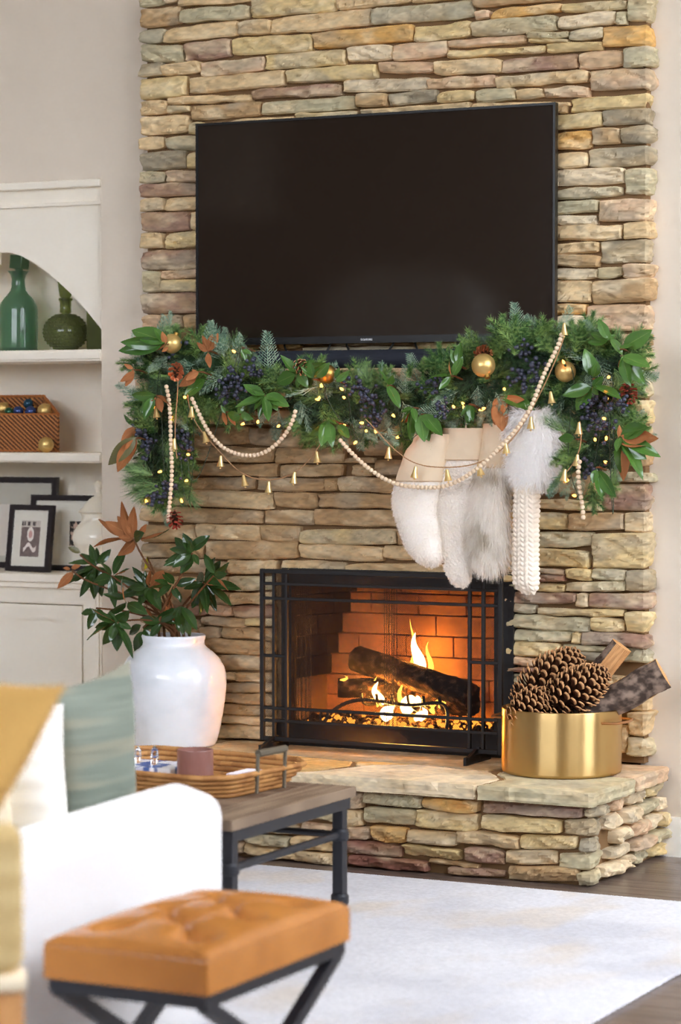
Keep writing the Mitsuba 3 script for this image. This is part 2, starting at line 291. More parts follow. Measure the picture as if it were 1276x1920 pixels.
STONES = '''g -1015 3121 -910 3155;w -906 3125 -850 3155;t -840 3107 -541 3144;y -537 3045 -177 3116;b -1015 3038 -840 3111;g -833 3044 -543 3097;t -446 2979 -35 3045;g -1020 2980 -907 3031;t -903 2976 -590 3035;t -583 2982 -447 3035;y -615 2908 -275 2972;o -271 2913 136 2973;g -1011 2904 -824 2970;p -821 2902 -622 2971;y -472 2846 -136 2904;d -1015 2853 -918 2901;t -915 2853 -751 2894;r -749 2843 -476 2893;y -1015 2767 -814 2847;t -799 2779 -391 2840;y -385 2790 -9 2841;t -896 2738 -529 2766;y -893 2707 -797 2734;p -529 2737 -150 2778;t -1012 2709 -900 2760;b -790 2676 -492 2730;g -486 2680 -93 2728;t -1013 2630 -801 2700;y -799 2624 -735 2668;t -728 2643 -348 2667;y -345 2645 -84 2676;t -174 3050 129 3086;t 131 3052 370 3084;b 379 3018 715 3050;r 386 2972 440 3006;o 449 2973 713 3006;g -31 2982 375 3044;y 139 2910 368 2969;g 372 2912 697 2968;r 275 2878 582 2908;y 272 2840 654 2868;w -127 2853 56 2909;r 60 2847 271 2906;r -2 2800 221 2842;t 224 2782 487 2832;p 492 2776 777 2827;w -142 2738 196 2786;r 199 2735 465 2773;t 465 2725 817 2768;b -88 2682 34 2735;d 38 2685 235 2731;y 238 2684 382 2723;g 386 2678 540 2723;t 543 2680 653 2712;r 657 2675 824 2712;t -69 2652 365 2677;t 368 2651 748 2668;y 715 2971 961 3004;g+ 963 2924 1045 3012;w 704 2918 919 2966;g 923 2917 959 2967;g 590 2889 744 2909;y 596 2872 744 2887;g 748 2874 870 2912;o+ 874 2840 1045 2914;y 664 2834 871 2868;r 782 2769 949 2830;g+ 953 2767 1045 2836;r+ 828 2692 1045 2762;y+ 752 2626 1045 2671;b 702 2623 735 2647;y 690 2563 868 2618;d+ 871 2567 1045 2622;o 690 2493 831 2554;b 834 2502 939 2559;d+ 943 2501 1045 2561;d+ 821 2426 1045 2489;t 690 2424 817 2479;w 690 2365 952 2422;g+ 957 2324 1045 2414;g 690 2319 945 2355;g 690 2266 860 2312;r+ 864 2231 1045 2309;w 690 2226 854 2259;t 690 2171 947 2222;t+ 953 2171 1045 2228;t 690 2123 859 2161;d+ 865 2087 1045 2167;b 690 2079 861 2121;w 691 2035 855 2072;g 858 2033 951 2075;r+ 954 2030 1045 2080;t 691 1953 834 2030;b+ 839 1950 1045 2029;o 691 1910 811 1946;r+ 813 1852 1045 1940;w 691 1855 810 1905;t -1014 2574 -913 2622;g -901 2565 -754 2619;d -1013 2496 -814 2564;y -808 2494 -754 2552;g -1013 2444 -909 2491;r -902 2443 -754 2488;p -1016 2391 -754 2439;t -1014 2339 -914 2388;t -911 2335 -754 2385;p -1013 2260 -794 2332;t -791 2260 -754 2328;t -1012 2196 -919 2257;y -910 2192 -754 2255;p -1017 2113 -754 2189;g -1011 2028 -927 2109;r -924 2076 -755 2109;y -919 2027 -755 2072;p -1012 1946 -755 2021;r -1012 1889 -925 1942;b -922 1888 -831 1941;b -829 1886 -755 1940;b -979 1443 -795 1512;b -787 1442 -545 1512;b -541 1439 -285 1505;b -278 1444 -65 1513;b -788 1380 -434 1436;b -430 1377 -139 1434;b -61 1406 100 1462;b -1017 1326 -418 1372;b -413 1328 -147 1371;b -135 1378 -19 1400;b -109 1332 -24 1373;b -13 1333 115 1393;b -1017 1270 -800 1319;b -794 1272 -517 1322;b -509 1271 -221 1321;b -219 1273 -165 1322;b -162 1272 115 1324;t -1017 1208 -832 1263;t -828 1207 -438 1268;b -432 1208 -252 1267;b -246 1210 115 1265;b -1019 1145 -488 1202;b -480 1145 -269 1199;b -263 1146 115 1205;b -1019 1070 -776 1134;t -768 1084 -493 1141;b -490 1080 -325 1140;y -322 1077 77 1133;b 82 1080 216 1136;b -1019 1009 -741 1064;b -733 1013 -335 1080;t -330 1017 18 1073;t 20 1025 274 1072;b -1019 951 -639 1003;t -633 959 -426 1010;t -406 966 -139 1011;t -134 971 274 1010;b -1017 830 -776 937;t -771 891 -635 942;g -630 895 -434 947;b -771 836 -625 885;t -621 842 -434 887;p -1017 791 -722 827;r -720 794 -616 833;m -611 793 -434 835;b -1017 747 -754 781;b -748 754 -556 787;y -553 759 -434 789;t -1017 700 -757 743;b -750 705 -669 750;b -665 708 -434 752;b -1017 640 -757 694;b -753 650 -434 702;b -689 590 -434 646;t -650 550 -599 578;b -597 547 -434 583;b -650 506 -434 543;b -653 463 -434 503;b -660 421 -434 460;t -674 388 -434 417;t -675 331 -435 383;y 635 1219 875 1253;p+ 877 1219 1045 1311;g+ 932 1318 1045 1354;b 420 1216 631 1250;o 441 1147 574 1204;y 577 1149 746 1207;b 751 1148 958 1209;t+ 961 1144 1045 1214;m 512 1082 598 1137;b 441 1080 509 1136;g 600 1085 840 1139;y+ 841 1015 1045 1140;o 441 1013 551 1076;y 554 1013 829 1078;t 473 990 551 1009;p 556 989 738 1009;m 603 958 736 984;y 484 957 598 983;y 742 971 836 1010;g 841 970 965 1014;d+ 971 938 1045 1011;g 505 926 598 952;y 603 928 737 956;g 742 932 965 965;p 507 881 777 919;w 780 874 824 924;p+ 828 872 1045 927;g 507 846 624 877;y 634 842 963 868;y+ 967 788 1045 864;g 513 786 836 838;y 839 788 957 837;g 515 747 762 785;y 765 745 799 785;p+ 803 739 1045 784;y 513 690 712 743;g 727 719 900 735;g+ 911 686 1045 733;r 517 654 635 684;m 517 633 645 649;g 517 588 608 625;t 613 595 845 629;d 716 683 907 715;t 845 579 965 637;t+ 970 584 1045 642;t+ 975 516 1045 579;t+ 978 427 1045 512;g+ 976 356 1045 418;t 846 359 971 457;b -996 324 -694 406;y 574 354 826 426;b -996 414 -824 466;r -816 414 -694 466;t 574 434 826 496;b -996 474 -694 556;r 574 504 936 566;t -996 584 -704 626;r 294 1004 426 1076;g 234 1084 426 1136;b 234 1144 426 1196;g 134 1154 226 1206;t 234 1204 406 1276;t 134 1214 226 1296;t 414 1264 616 1316;b 624 1274 856 1356;y 234 1284 406 1366;b 134 1304 226 1386;t 414 1324 616 1386;r 864 1324 916 1386;t 624 1364 856 1436;g 234 1374 406 1456;b+ 924 1374 1036 1436;r -996 1384 -804 1426;b 134 1394 226 1446;r 414 1394 616 1476;t 864 1394 916 1456;y 624 1444 856 1526;b+ 924 1444 1036 1516;b 134 1454 226 1506;r 234 1464 406 1546;g 864 1464 916 1526;y -46 1484 106 1556;y 414 1484 616 1566;r 134 1514 226 1576;t -986 1524 -534 1576;b -526 1524 -294 1576;y+ 924 1524 1036 1606;r -286 1534 -54 1576;t 624 1534 916 1576;t 834 1584 916 1636;g+ 924 1614 1036 1696;t 834 1644 916 1696;t+ 834 1704 1036 1786;r -996 1724 -664 1786;b -656 1724 -324 1796;g -316 1724 146 1806;y 154 1724 406 1786;g 414 1724 676 1776;t 684 1724 826 1806;t 414 1784 676 1846;b -996 1794 -664 1846;y 154 1794 376 1846;b+ 834 1794 1036 1836;b -656 1804 -424 1846;y -416 1804 -324 1846;b -316 1814 126 1846;g+ 734 3024 1036 3076;t 384 3064 676 3116;g 684 3064 726 3116;b 734 3084 916 3116;t+ 924 3084 1036 3116'''
BASE = '''r 167 203 253 266;g 258 222 477 270;o 486 220 684 266;t 167 142 250 199;g 257 158 454 215;y 457 157 684 214;r 167 98 281 140;o 285 97 418 149;t 424 101 608 146;m 187 48 394 93;y 401 52 620 93;m 201 6 497 44;b 500 33 684 48;r 3 99 160 142;t -206 96 -4 132;g -206 51 -32 88;t -25 46 160 92;t -213 10 -61 47;t -57 6 194 40;g 58 153 160 196;r -122 146 51 180;m 703 226 1057 270;d+ 1064 227 1090 270;y 700 167 981 216;d+ 988 165 1090 222;t 608 111 833 154;y 836 115 1036 161;d+ 1045 114 1090 157;p 638 53 779 100;t 782 59 964 107;g+ 969 56 1090 110;p 575 6 778 29;b 792 6 1042 55;g+ 1045 6 1090 51'''
OX0, OX1, OZ1 = -0.385, 0.500, 0.972       # firebox opening
HZ = 0.32                                   # top of the hearth
ch = struct('wall_chimney', cat([bx(-1.0, .028, HZ + .008, OX0, .5, ZC), bx(OX1, .028, HZ + .008, 1.028, WY, ZC), bx(OX1, .028, HZ + .008, 1.0, .5, ZC), bx(OX0, .028, OZ1, OX1, .5, ZC)]), 'mortar')
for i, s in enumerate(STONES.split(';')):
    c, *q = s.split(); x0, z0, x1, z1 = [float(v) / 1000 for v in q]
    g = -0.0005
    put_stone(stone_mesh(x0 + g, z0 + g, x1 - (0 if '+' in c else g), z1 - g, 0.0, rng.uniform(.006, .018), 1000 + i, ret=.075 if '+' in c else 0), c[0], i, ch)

he = thing('stone_hearth', 'raised stacked-stone hearth with a rough flagstone ledge below the fire', 'hearth')
put('core', cat([bx(-1.6, -.612, 0, 1.062, WY - .005, .275), bx(-.98, WY - .005, 0, .98, .5, HZ - .001)]), 'mortar', he)
for i, s in enumerate(BASE.split(';')):
    c, *q = s.split(); x0, z0, x1, z1 = [float(v) / 1000 for v in q]
    g = 0.0
    put_stone(stone_mesh(x0 + g, z0 + g, x1 - (0 if '+' in c else g), z1 - g, -.64, rng.uniform(.004, .024), 2000 + i, ret=.09 + .06 * (i % 3) if '+' in c else 0, rough=.009), c[0], 300 + i, he)
z = .006
for j, hh in enumerate((.05, .05, .056, .05, .055)):      # the part of the front behind the sofa and table
    x = -1.58 - .07 * (j % 3)
    while x < -.27:
        wd = rng.uniform(.16, .34); x1 = min(x + wd, -.215 if j else -.215)
        if x1 - max(x, -1.6) > .03: put_stone(stone_mesh(max(x, -1.6) + .002, z + .002, x1 - .002, z + hh - .002, -.64, rng.uniform(.004, .02), 2300 + j * 20 + int(x * 10 + 20), rough=.009), 'tygbrpt'[rng.integers(7)], 900 + j * 9 + int(x * 5 + 9), he)
        x = x1 + .001
    z += hh
# the short right-hand end of the hearth, paler stones carrying the daylight on it
occ = [(-.64, -.46)] * 5; sid = np.random.default_rng(4); z = .006; row = 0
for hh in (.05, .045, .058, .052, .05):
    y = -.64 + (.10, .16, .22, .14, .18)[row]
    while y < .03:
        wd = min(sid.uniform(.1, .22), .06 - y); c = 'wwtrwgyw'[sid.integers(8)]
        if wd > .03:
            m = stone_mesh(0, z + .003, wd - .006, z + hh - .003, 0, sid.uniform(.006, .03), 2600 + row * 10 + int(y * 30), rough=.012)
            m.apply_transform([[0, -1, 0, 1.085], [1, 0, 0, y + .003], [0, 0, 1, 0], [0, 0, 0, 1]])
            put_stone(m, c, 400 + row * 9 + int(y * 40), he)
        y += max(wd, .04)
    z += hh + .002; row += 1
# flagstones of the ledge: outlines on the top plane (x, y in mm), irregular joints between
def ragged(poly, step=.02, amp=.006, seed=0):
    r = np.random.default_rng(seed); b = poly.exterior; n = max(8, int(b.length / step)); P = []
    for k in range(n):
        p = b.interpolate(k / n, normalized=True); P.append((p.x + r.normal(0, amp), p.y + r.normal(0, amp)))
    q = Polygon(P).buffer(0); return q if q.geom_type == 'Polygon' else max(q.geoms, key=lambda g: g.area)
def slab(poly, z0, z1, seed):
    r = np.random.default_rng(seed); p = ragged(poly, .022, .0025, seed)
    rings = [(z0, .004), (z0 + .008, .0), (z0 + .018, .003), (z1 - .012, -.002), (z1 - .004, .002), (z1, .007)]
    n = 160; P0 = np.array([[p.exterior.interpolate(k / n, normalized=True).x, p.exterior.interpolate(k / n, normalized=True).y] for k in range(n)])
    nrm = np.roll(P0, -1, 0) - np.roll(P0, 1, 0); nrm = np.stack([nrm[:, 1], -nrm[:, 0]], 1) / (np.linalg.norm(nrm, axis=1, keepdims=True) + 1e-9)
    if Polygon(P0).exterior.is_ccw is False: nrm = -nrm
    V = []
    for k, (zz, ins) in enumerate(rings):
        nz_ = (meshkit.fbm(np.column_stack([P0 * 30, np.full(n, zz * 60 + seed)]), 3) - .5) * .014
        V.append(np.column_stack([P0 + nrm * (nz_ - ins)[:, None], np.full(n, zz) + (nz_ * .3 if 0 < k < 5 else 0)]))
    V = np.vstack(V); f = []
    for k in range(len(rings) - 1):
        j = np.arange(n); kk = (j + 1) % n
        f.append(np.stack([k * n + j, k * n + kk, (k + 1) * n + kk], 1)); f.append(np.stack([k * n + j, (k + 1) * n + kk, (k + 1) * n + j], 1))
    top = Polygon(V[-n:, :2]).buffer(0)
    if top.geom_type != 'Polygon': top = max(top.geoms, key=lambda g: g.area)
    tv, tf = trimesh.creation.triangulate_polygon(top, engine='earcut')
    cap = trimesh.Trimesh(np.column_stack([tv, np.full(len(tv), z1)]), tf, process=False)
    return cat([trimesh.Trimesh(V, np.vstack(f), process=False), cap])
SLABS = [('b', [(-1.62, -.70), (-.62, -.69), (-.55, -.42), (-.68, -.2), (-.62, .05), (-1.62, .05)]),
         ('o', [(-.61, -.695), (-.02, -.70), (.05, -.62), (.10, -.42), (.06, -.33), (-.3, -.27), (-.54, -.42)]),
         ('w', [(-.01, -.70), (.70, -.70), (.715, -.52), (.62, -.37), (.30, -.30), (.17, -.38), (.06, -.62)]),
         ('o', [(.115, -.42), (.165, -.38), (.28, -.30), (.13, -.30), (.07, -.33)]),
         ('b', [(-.53, -.41), (-.31, -.262), (.06, -.315), (.28, -.285), (.60, -.355), (.62, .05), (-.61, .05), (-.67, -.2)]),
         ('g', [(.71, -.70), (1.118, -.70), (1.122, -.30), (.93, -.27), (.63, -.365), (.725, -.52)]),
         ('r', [(.64, -.355), (.93, -.26), (1.122, -.29), (1.12, .045), (.63, .045)])]
put('ledge_mortar', prism(Polygon([(-1.6, -.685), (1.105, -.685), (1.105, .06), (-1.6, .06)]), .268, HZ - .004), 'mortar', he)
for i, (c, P) in enumerate(SLABS):
    put_stone(slab(Polygon(P), .272, HZ, i), c, 500 + i, he, 'flagstone')

# ---------------------------------------------------------------- mantel, television, sound bar
mt = put_stone(stone_mesh(-.90, 1.578, .83, 1.722, -.25, .02, 77, ret=.24, rough=.008, depth=.05), 'r', 77, None, 'mantel_shelf')
tag(mt, 'rough pinkish stone mantel slab running behind the evergreen garland', 'mantel')
put('core', bx(-.88, -.24, 1.59, .80, .02, 1.716), 'mortar', mt)
tv = thing('television', 'large black flat television mounted on the stone wall', 'television')
TX, TZ0, TZ1 = .727, 1.818, 2.651
put('back_shell', bx(-TX + .01, -.066, TZ0 + .01, TX - .01, -.03, TZ1 - .01), 'tv_black', tv)
e = .009
fr = sbox(-TX, TZ0, TX, TZ1).difference(sbox(-TX + e, TZ0 + .026, TX - e, TZ1 - e))
put('bezel', extr(fr, -.076, -.05), 'tv_black', tv)
put('screen', bx(-TX + e, -.0715, TZ0 + .026, TX - e, -.064, TZ1 - e), 'tv_glass', tv)
lg = meshkit.text_mesh('SAMSUNG', .007, .0008, bold=True); lg.apply_translation([-lg.bounds.mean(0)[0], 0, 0])
lg.apply_transform([[1, 0, 0, -.01], [0, 0, -1, -.0761], [0, 1, 0, TZ0 + .009], [0, 0, 0, 1]])
put('logo', lg, 'logo_silver', tv, smooth=False)
put('wall_mount', bx(-.3, -.035, 2.0, .3, .03, 2.4), 'black_metal', tv)
sb = thing('sound_bar', 'long dark sound bar lying on the mantel under the television', 'sound bar')
m = tube(np.array([[-.46, -.15, 1.757], [-.45, -.15, 1.757], [.5, -.15, 1.757], [.51, -.15, 1.757]]), [.02, .034, .034, .02], 24)
put('cloth_body', m, 'speaker_cloth', sb)
for s in (-.40, .45): put('foot', bx(s - .03, -.17, 1.72, s + .03, -.13, 1.727), 'cable_black', sb)
for k, pp in enumerate(([(-.12, -.026, 1.83), (-.05, -.03, 1.755), (.03, -.03, 1.77), (.08, -.026, 1.83)], [(.16, -.026, 1.83), (.22, -.03, 1.76), (.29, -.03, 1.775), (.34, -.026, 1.83)], [(-.38, -.026, 1.83), (-.33, -.03, 1.765), (-.24, -.03, 1.76), (-.18, -.026, 1.83)])):
    whole('cable', tube(spline(pp, 14), .004, 6), 'cable_black', f'thin black cable looping between television and sound bar, {("middle", "right-hand", "left-hand")[k]} loop', 'cable', 'cables under the television')

# ---------------------------------------------------------------- firebox
FL = 2.0 ** -exposure
def brick_col(p, n, uv):
    a = fbm(p.x * 14, p.y * 14, p.z * 14, 3); s = smoothstep(.45, .7, fbm(p.x * 4 + 3, p.y * 4, p.z * 3, 2))
    return mix(lin(192, 134, 88), lin(80, 52, 38), 0.65 * s + .25 * a)
mat('fire_brick', proc(brick_col), 0.9, 0.2)
mat('dark_brick', (36, 28, 25), 0.9, 0.2)  # darker brick for the left side panel only
mat('soot', (24, 20, 18), 0.95, 0.1)
def char_col(p, n, uv):
    a = fbm(p.x * 45, p.y * 45, p.z * 45, 3)
    return mix(lin(22, 16, 13), lin(92, 66, 48), smoothstep(.45, .8, a))
mat('charred_wood', proc(char_col), 0.95, 0.1)
fb = thing('firebox', 'brick-lined firebox with one dark side behind the fire screen', 'fireplace')
FY = .34
BL = lambda z: -.45 + (z - .33) / (.864 - .33) * .178      # left edge of the back panel, leaning in
BR = lambda z: .12 - BL(z)
z = .40; row = 0
while z < .97:
    z1 = min(z + .076, .972); x = BL(z) - .1 * (row % 2)
    while x < BR(z):
        a, b = max(x, BL(z)), min(x + .196, BR(z))
        if b - a > .02: put('brick', bx(a, FY, z, b, FY + .05, z1, .004), 'fire_brick', fb)
        x += .2
    # side panels: bricks set along the splay
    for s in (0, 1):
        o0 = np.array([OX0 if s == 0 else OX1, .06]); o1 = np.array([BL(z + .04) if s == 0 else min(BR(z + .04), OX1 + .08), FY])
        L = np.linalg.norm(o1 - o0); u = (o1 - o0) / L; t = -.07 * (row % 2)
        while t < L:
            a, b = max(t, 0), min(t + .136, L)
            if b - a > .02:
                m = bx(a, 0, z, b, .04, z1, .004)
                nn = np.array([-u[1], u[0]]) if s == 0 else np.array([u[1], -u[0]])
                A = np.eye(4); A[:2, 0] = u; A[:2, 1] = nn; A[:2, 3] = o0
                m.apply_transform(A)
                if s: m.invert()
                put('brick', m, 'dark_brick' if s == 0 else 'fire_brick', fb)
            t += .14
    z += .08; row += 1
put('joints', cat([bx(-.6, FY + .03, .38, .7, FY + .1, .99)]), 'soot', fb)
put('floor', bx(-.55, .02, .33, .65, FY + .06, .40), 'soot', fb)
put('smoke_chamber', bx(-.55, .05, .975, .65, FY + .1, 1.02), 'soot', fb)
fr = sbox(OX0 - .012, HZ, OX1 + .045, OZ1 + .012).difference(sbox(OX0 + .03, .405, OX1 - .03, .925))
put('metal_surround', extr(fr, -.012, .03), 'black_metal', fb)
put('curtain_rod', tube([[OX0 + .02, .0, .93], [OX1 - .02, .0, .93]], .006), 'black_metal', fb)
# mesh curtains pushed half open: thin vertical hanging chains
ms = []
for x in np.concatenate([np.linspace(OX0 + .03, OX0 + .10, 9), np.linspace(.02, .07, 6)]):
    ms.append(tube([[x, .012, .93], [x + .002 * math.sin(x * 400), .012 + .004 * math.sin(x * 300), .41]], .0013, 4, False))
put('chain_curtain', cat(ms), 'black_metal', fb, kind='stuff')

def rough_log(p, q, r, seed, n=28, k=26, rough=.16, taper=1.0):
    p, q = np.array(p, float), np.array(q, float); t = np.linspace(0, 1, k)
    m = tube(p + (q - p) * t[:, None], r * (1 + (taper - 1) * t), n)
    c = p + (q - p) * np.clip(((m.vertices - p) @ (q - p)) / ((q - p) @ (q - p)), 0, 1)[:, None]
    d = m.vertices - c; l = np.linalg.norm(d, axis=1, keepdims=True) + 1e-9
    ang = np.column_stack([d / l * 4, ((m.vertices - p) @ (q - p))[:, None] / np.linalg.norm(q - p) * 18])
    m.vertices = c + d * (1 + rough * 2 * (meshkit.fbm(ang[:, :3] + seed + ang[:, 3:] * .5, 3, seed)[:, None] - .5))
    return m
for lab, a in (('thick charred log lying diagonally on top of the grate', ([-.19, .20, .635], [.335, .10, .525], .048, 3)),
               ('short charred log under the diagonal one, its end jutting out at its lower end left', ([-.215, .10, .53], [.02, .20, .53], .036, 5)),
               ('charred log deep in the embers beneath the bright flames', ([.03, .24, .475], [.32, .14, .49], .042, 8))):
    m = rough_log(*a)
    whole('burning_log', m, 'charred_wood', lab.replace(' at its lower end left', ' to the side'), 'log', 'burning logs', smooth=35)
gr = thing('fire_grate', 'black iron grate with curled front legs holding the burning logs', 'grate')
put('front_rail', tube(spline([[-.235, .02, .402], [-.20, .04, .455], [-.14, .06, .487], [.0, .07, .49], [.15, .06, .49], [.25, .05, .488], [.262, .04, .47], [.262, .03, .402]], 40), .007), 'black_metal', gr)
put('scroll', tube(spline([[-.235, .02, .402], [-.25, .02, .43], [-.235, .02, .452], [-.215, .02, .44], [-.225, .02, .425]], 24), .005), 'black_metal', gr)
for x in np.linspace(-.1, .22, 6):
    put('rib', tube(spline([[x, .06, .52], [x, .075, .488], [x, .15, .47], [x, .28, .49], [x, .30, .56]], 16), .006), 'black_metal', gr)
for x in (-.08, .2): put('rear_leg', tube([[x, .28, .49], [x, .30, .40]], .007), 'black_metal', gr)
em = []
for k in range(220):
    x, y, r = rng.uniform(-.42, .44), rng.uniform(.05, .32), rng.uniform(.004, .013)
    s = trimesh.creation.icosphere(1, r); s.vertices *= 1 + rng.uniform(-.3, .3, (len(s.vertices), 1)); s.apply_translation([x, y, .40 + r * .6]); em.append(s)
whole('ash_bed', cat(em[:130]), 'charred_wood', 'bed of black ash and cinders on the firebox floor', 'ash', kind='stuff')
key = whole('embers', cat(em[130:]), 'soot', 'glowing orange embers scattered under the grate', 'embers', kind='stuff')
scene[key]['emitter'] = {'type': 'area', 'radiance': {'type': 'rgb', 'value': [2.2 * FL, .62 * FL, .07 * FL]}}
def flame(base, h, r, lean=0.0, seed=0, flat=.55, tips=1):
    t = np.linspace(0, 1, 22); prof = np.sin(np.pi * np.clip(t, 0, 1) ** .62) ** .9 * (1 - .35 * t) + .02
    p = np.column_stack([base[0] + lean * t ** 1.5 + .012 * np.sin(t * 6 + seed), np.full(22, base[1]), base[2] + h * t])
    m = tube(p, r * prof, 14); m.vertices[:, 1] = base[1] + (m.vertices[:, 1] - base[1]) * flat; return m
fi = thing('fire', 'bright yellow-white flames burning among the logs in the fireplace', 'fire')
HOT, ORANGE = [190.0, 74.0, 13.0], [5.0, 1.9, .2]
for i, (b, h, r, ln, hot) in enumerate([((.067, .20, .575), .165, .026, -.006, 1), ((-.045, .10, .475), .085, .018, -.012, 1), ((-.005, .10, .425), .05, .03, .01, 1), ((.10, .09, .462), .055, .045, .01, 1), ((.13, .09, .425), .05, .02, .015, 1),
        ((.035, .22, .58), .21, .010, .004, 0), ((.10, .22, .57), .14, .012, .01, 0), ((-.08, .14, .46), .12, .010, .005, 0), ((.04, .13, .45), .12, .012, -.01, 0), ((.17, .12, .45), .07, .012, .02, 0), ((-.19, .09, .55), .03, .007, .01, 0), ((.20, .13, .47), .05, .01, -.01, 0)]):
    k = put('flame', flame(b, h, r, ln, i), 'soot', fi, smooth=True)
    scene[k]['emitter'] = {'type': 'area', 'radiance': {'type': 'rgb', 'value': [c * FL for c in (HOT if hot else ORANGE)]}}

# ---------------------------------------------------------------- free-standing fire screen
sc = thing('fire_screen', 'black metal fire screen with craftsman grid bars in front of the fire', 'fire screen')
SX0, SX1, SZ0, SZ1, SY = -.405, .567, .352, .988, -.16
B, b = .016, .011
def sbar(n, x0, z0, x1, z1): put(n, bx(x0, SY - .008, z0, x1, SY + .008, z1, .002), 'black_metal', sc)
sbar('frame_bar', SX0, SZ0, SX0 + B, SZ1); sbar('frame_bar', SX1 - B, SZ0, SX1, SZ1)
sbar('frame_bar', SX0 + B, SZ0, SX1 - B, SZ0 + B); sbar('frame_bar', SX0 + B, SZ1 - B, SX1 - B, SZ1)
for x in (-.348, -.296, .440, .493): sbar('upright_bar', x - b / 2, SZ0 + B, x + b / 2, SZ1 - B)
for z in (.934, .880, .474, .427): sbar('cross_bar', SX0 + B, z - b / 2, SX1 - B, z + b / 2)
sbar('short_bar', SX0 + B, .662, -.296, .673); sbar('short_bar', .440, .671, SX1 - B, .682)
for x in (-.35, .47):
    put('foot', cat([bar([x, -.05, .333], [x, -.27, .333], .03, .01), bar([x, -.06, .335], [x, -.155, .37], .012), bar([x, -.26, .335], [x, -.17, .365], .012)]), 'black_metal', sc)
wr = []
for k in range(-70, 110):
    for s in (1, -1):
        c = k * .0085
        # a wire of slope s clipped to the frame's inside
        X0, X1, Z0_, Z1_ = SX0 + B, SX1 - B, SZ0 + B, SZ1 - B
        seg = shapely.LineString([(X0 - 1, c + s * -1 + (0 if s > 0 else 0) + Z0_), (X0 + 2, c + s * 2 + Z0_)]).intersection(sbox(X0, Z0_, X1, Z1_))
        if s < 0: seg = shapely.LineString([(X0 - 1, c + 1 + Z0_ + .3), (X0 + 2, c - 2 + Z0_ + .3)]).intersection(sbox(X0, Z0_, X1, Z1_))
        if seg.geom_type == 'LineString' and not seg.is_empty and seg.length > .004:
            (a0, b0), (a1, b1) = seg.coords; wr.append(bar([a0, SY + .004 + .0006 * s, b0], [a1, SY + .004 + .0006 * s, b1], .0007, .0007))
put('wire_mesh', cat(wr), 'black_metal', sc, smooth=False, kind='stuff')

# ---------------------------------------------------------------- brass pot with cones and firewood
scene['brushed_brass'] = {'type': 'twosided', 'bsdf': {'type': 'principled', 'base_color': {'type': 'rgb', 'value': lin(216, 182, 122)}, 'metallic': 1.0, 'roughness': 0.31, 'anisotropic': 0.9, 'specular': .5}}
mat('copper_wire', (214, 158, 110), 0.25, 0.5, metallic=1.0)
PC = np.array([.832, -.262])
po = thing('brass_pot', 'wide brushed brass pot of pine cones and firewood on the hearth corner', 'pot')
R = .207
prof = [(0, .004), (R - .012, .002), (R - .003, .006), (R, .014), (R, .06), (R, .12), (R, .19), (R, .222), (R - .002, .226), (R - .006, .226), (R - .007, .222), (R - .007, .1), (R - .008, .03), (R - .02, .014), (0, .012)]
def lathe_uv(prof, n, c):
    p = np.array(prof, float); a = np.linspace(0, 2 * np.pi, n + 1)
    v = np.stack([p[:, None, 0] * np.cos(a), p[:, None, 0] * np.sin(a), np.repeat(p[:, 1:2], n + 1, 1)], -1).reshape(-1, 3) + c
    uv = np.stack(np.broadcast_arrays(a[None] / (2 * np.pi), np.linspace(0, 1, len(p))[:, None]), -1).reshape(-1, 2)
    idx = np.arange(len(p) * (n + 1)).reshape(len(p), n + 1)
    q = np.stack([idx[:-1, :-1], idx[:-1, 1:], idx[1:, 1:], idx[1:, :-1]], -1).reshape(-1, 4)
    return trimesh.Trimesh(v, np.vstack([q[:, [0, 1, 2]], q[:, [0, 2, 3]]]), process=False), uv
m, uv = lathe_uv(prof[1:-1], 96, (PC[0], PC[1], HZ))
put('body', m, 'brushed_brass', po, smooth=True, uv=uv[:, ::-1])
put('base', lathe([(0, .003), (R - .012, .002), (R - .02, .014), (0, .012)], 64, (PC[0], PC[1], HZ)), 'copper_wire', po)
for a0 in (-27, 153):
    aa = np.radians(np.linspace(a0, a0 + 50, 14)); rr = R + .036 * np.clip(np.sin(np.linspace(0, np.pi, 14)) * 2.2, 0, 1)
    put('handle', tube(np.column_stack([PC[0] + rr * np.cos(aa), PC[1] + rr * np.sin(aa), np.full(14, HZ + .188)]), .0045, 8), 'copper_wire', po)
def cone_col(p, n, uv):
    return mix(lin(74, 42, 24), lin(214, 166, 118), smoothstep(.80, .97, uv.x)) * (.75 + .5 * fbm(p.x * 120, p.y * 120, p.z * 120, 2))
mat('cone_scale', proc(cone_col), 0.7, 0.3)
mat('cone_core', (50, 30, 18), 0.9, 0.1)
# one scale: a curved tapering plate with a thick pale lip, pointing along +x, its back along +z
u_, w_ = np.linspace(0, 1, 5), np.linspace(-1, 1, 5)
U_, W_ = np.meshgrid(u_, w_, indexing='ij')
def scale_plate(zoff):
    wd = .10 + .30 * U_ ** .8; return np.stack([U_ - .12 * W_ ** 2 * U_, W_ * wd, zoff + .22 * U_ ** 2 - .10 * W_ ** 2 * U_], -1).reshape(-1, 3)
idx = np.arange(25).reshape(5, 5); q = np.stack([idx[:-1, :-1], idx[:-1, 1:], idx[1:, 1:], idx[1:, :-1]], -1).reshape(-1, 4)
rim = np.concatenate([idx[0, :], idx[1:, -1], idx[-1, -2::-1], idx[-2:0:-1, 0]]); rk = np.roll(rim, -1)
V = np.vstack([scale_plate(0), scale_plate(.0) + np.column_stack([np.zeros(25), np.zeros(25), .03 + .09 * U_.ravel() ** 3])])
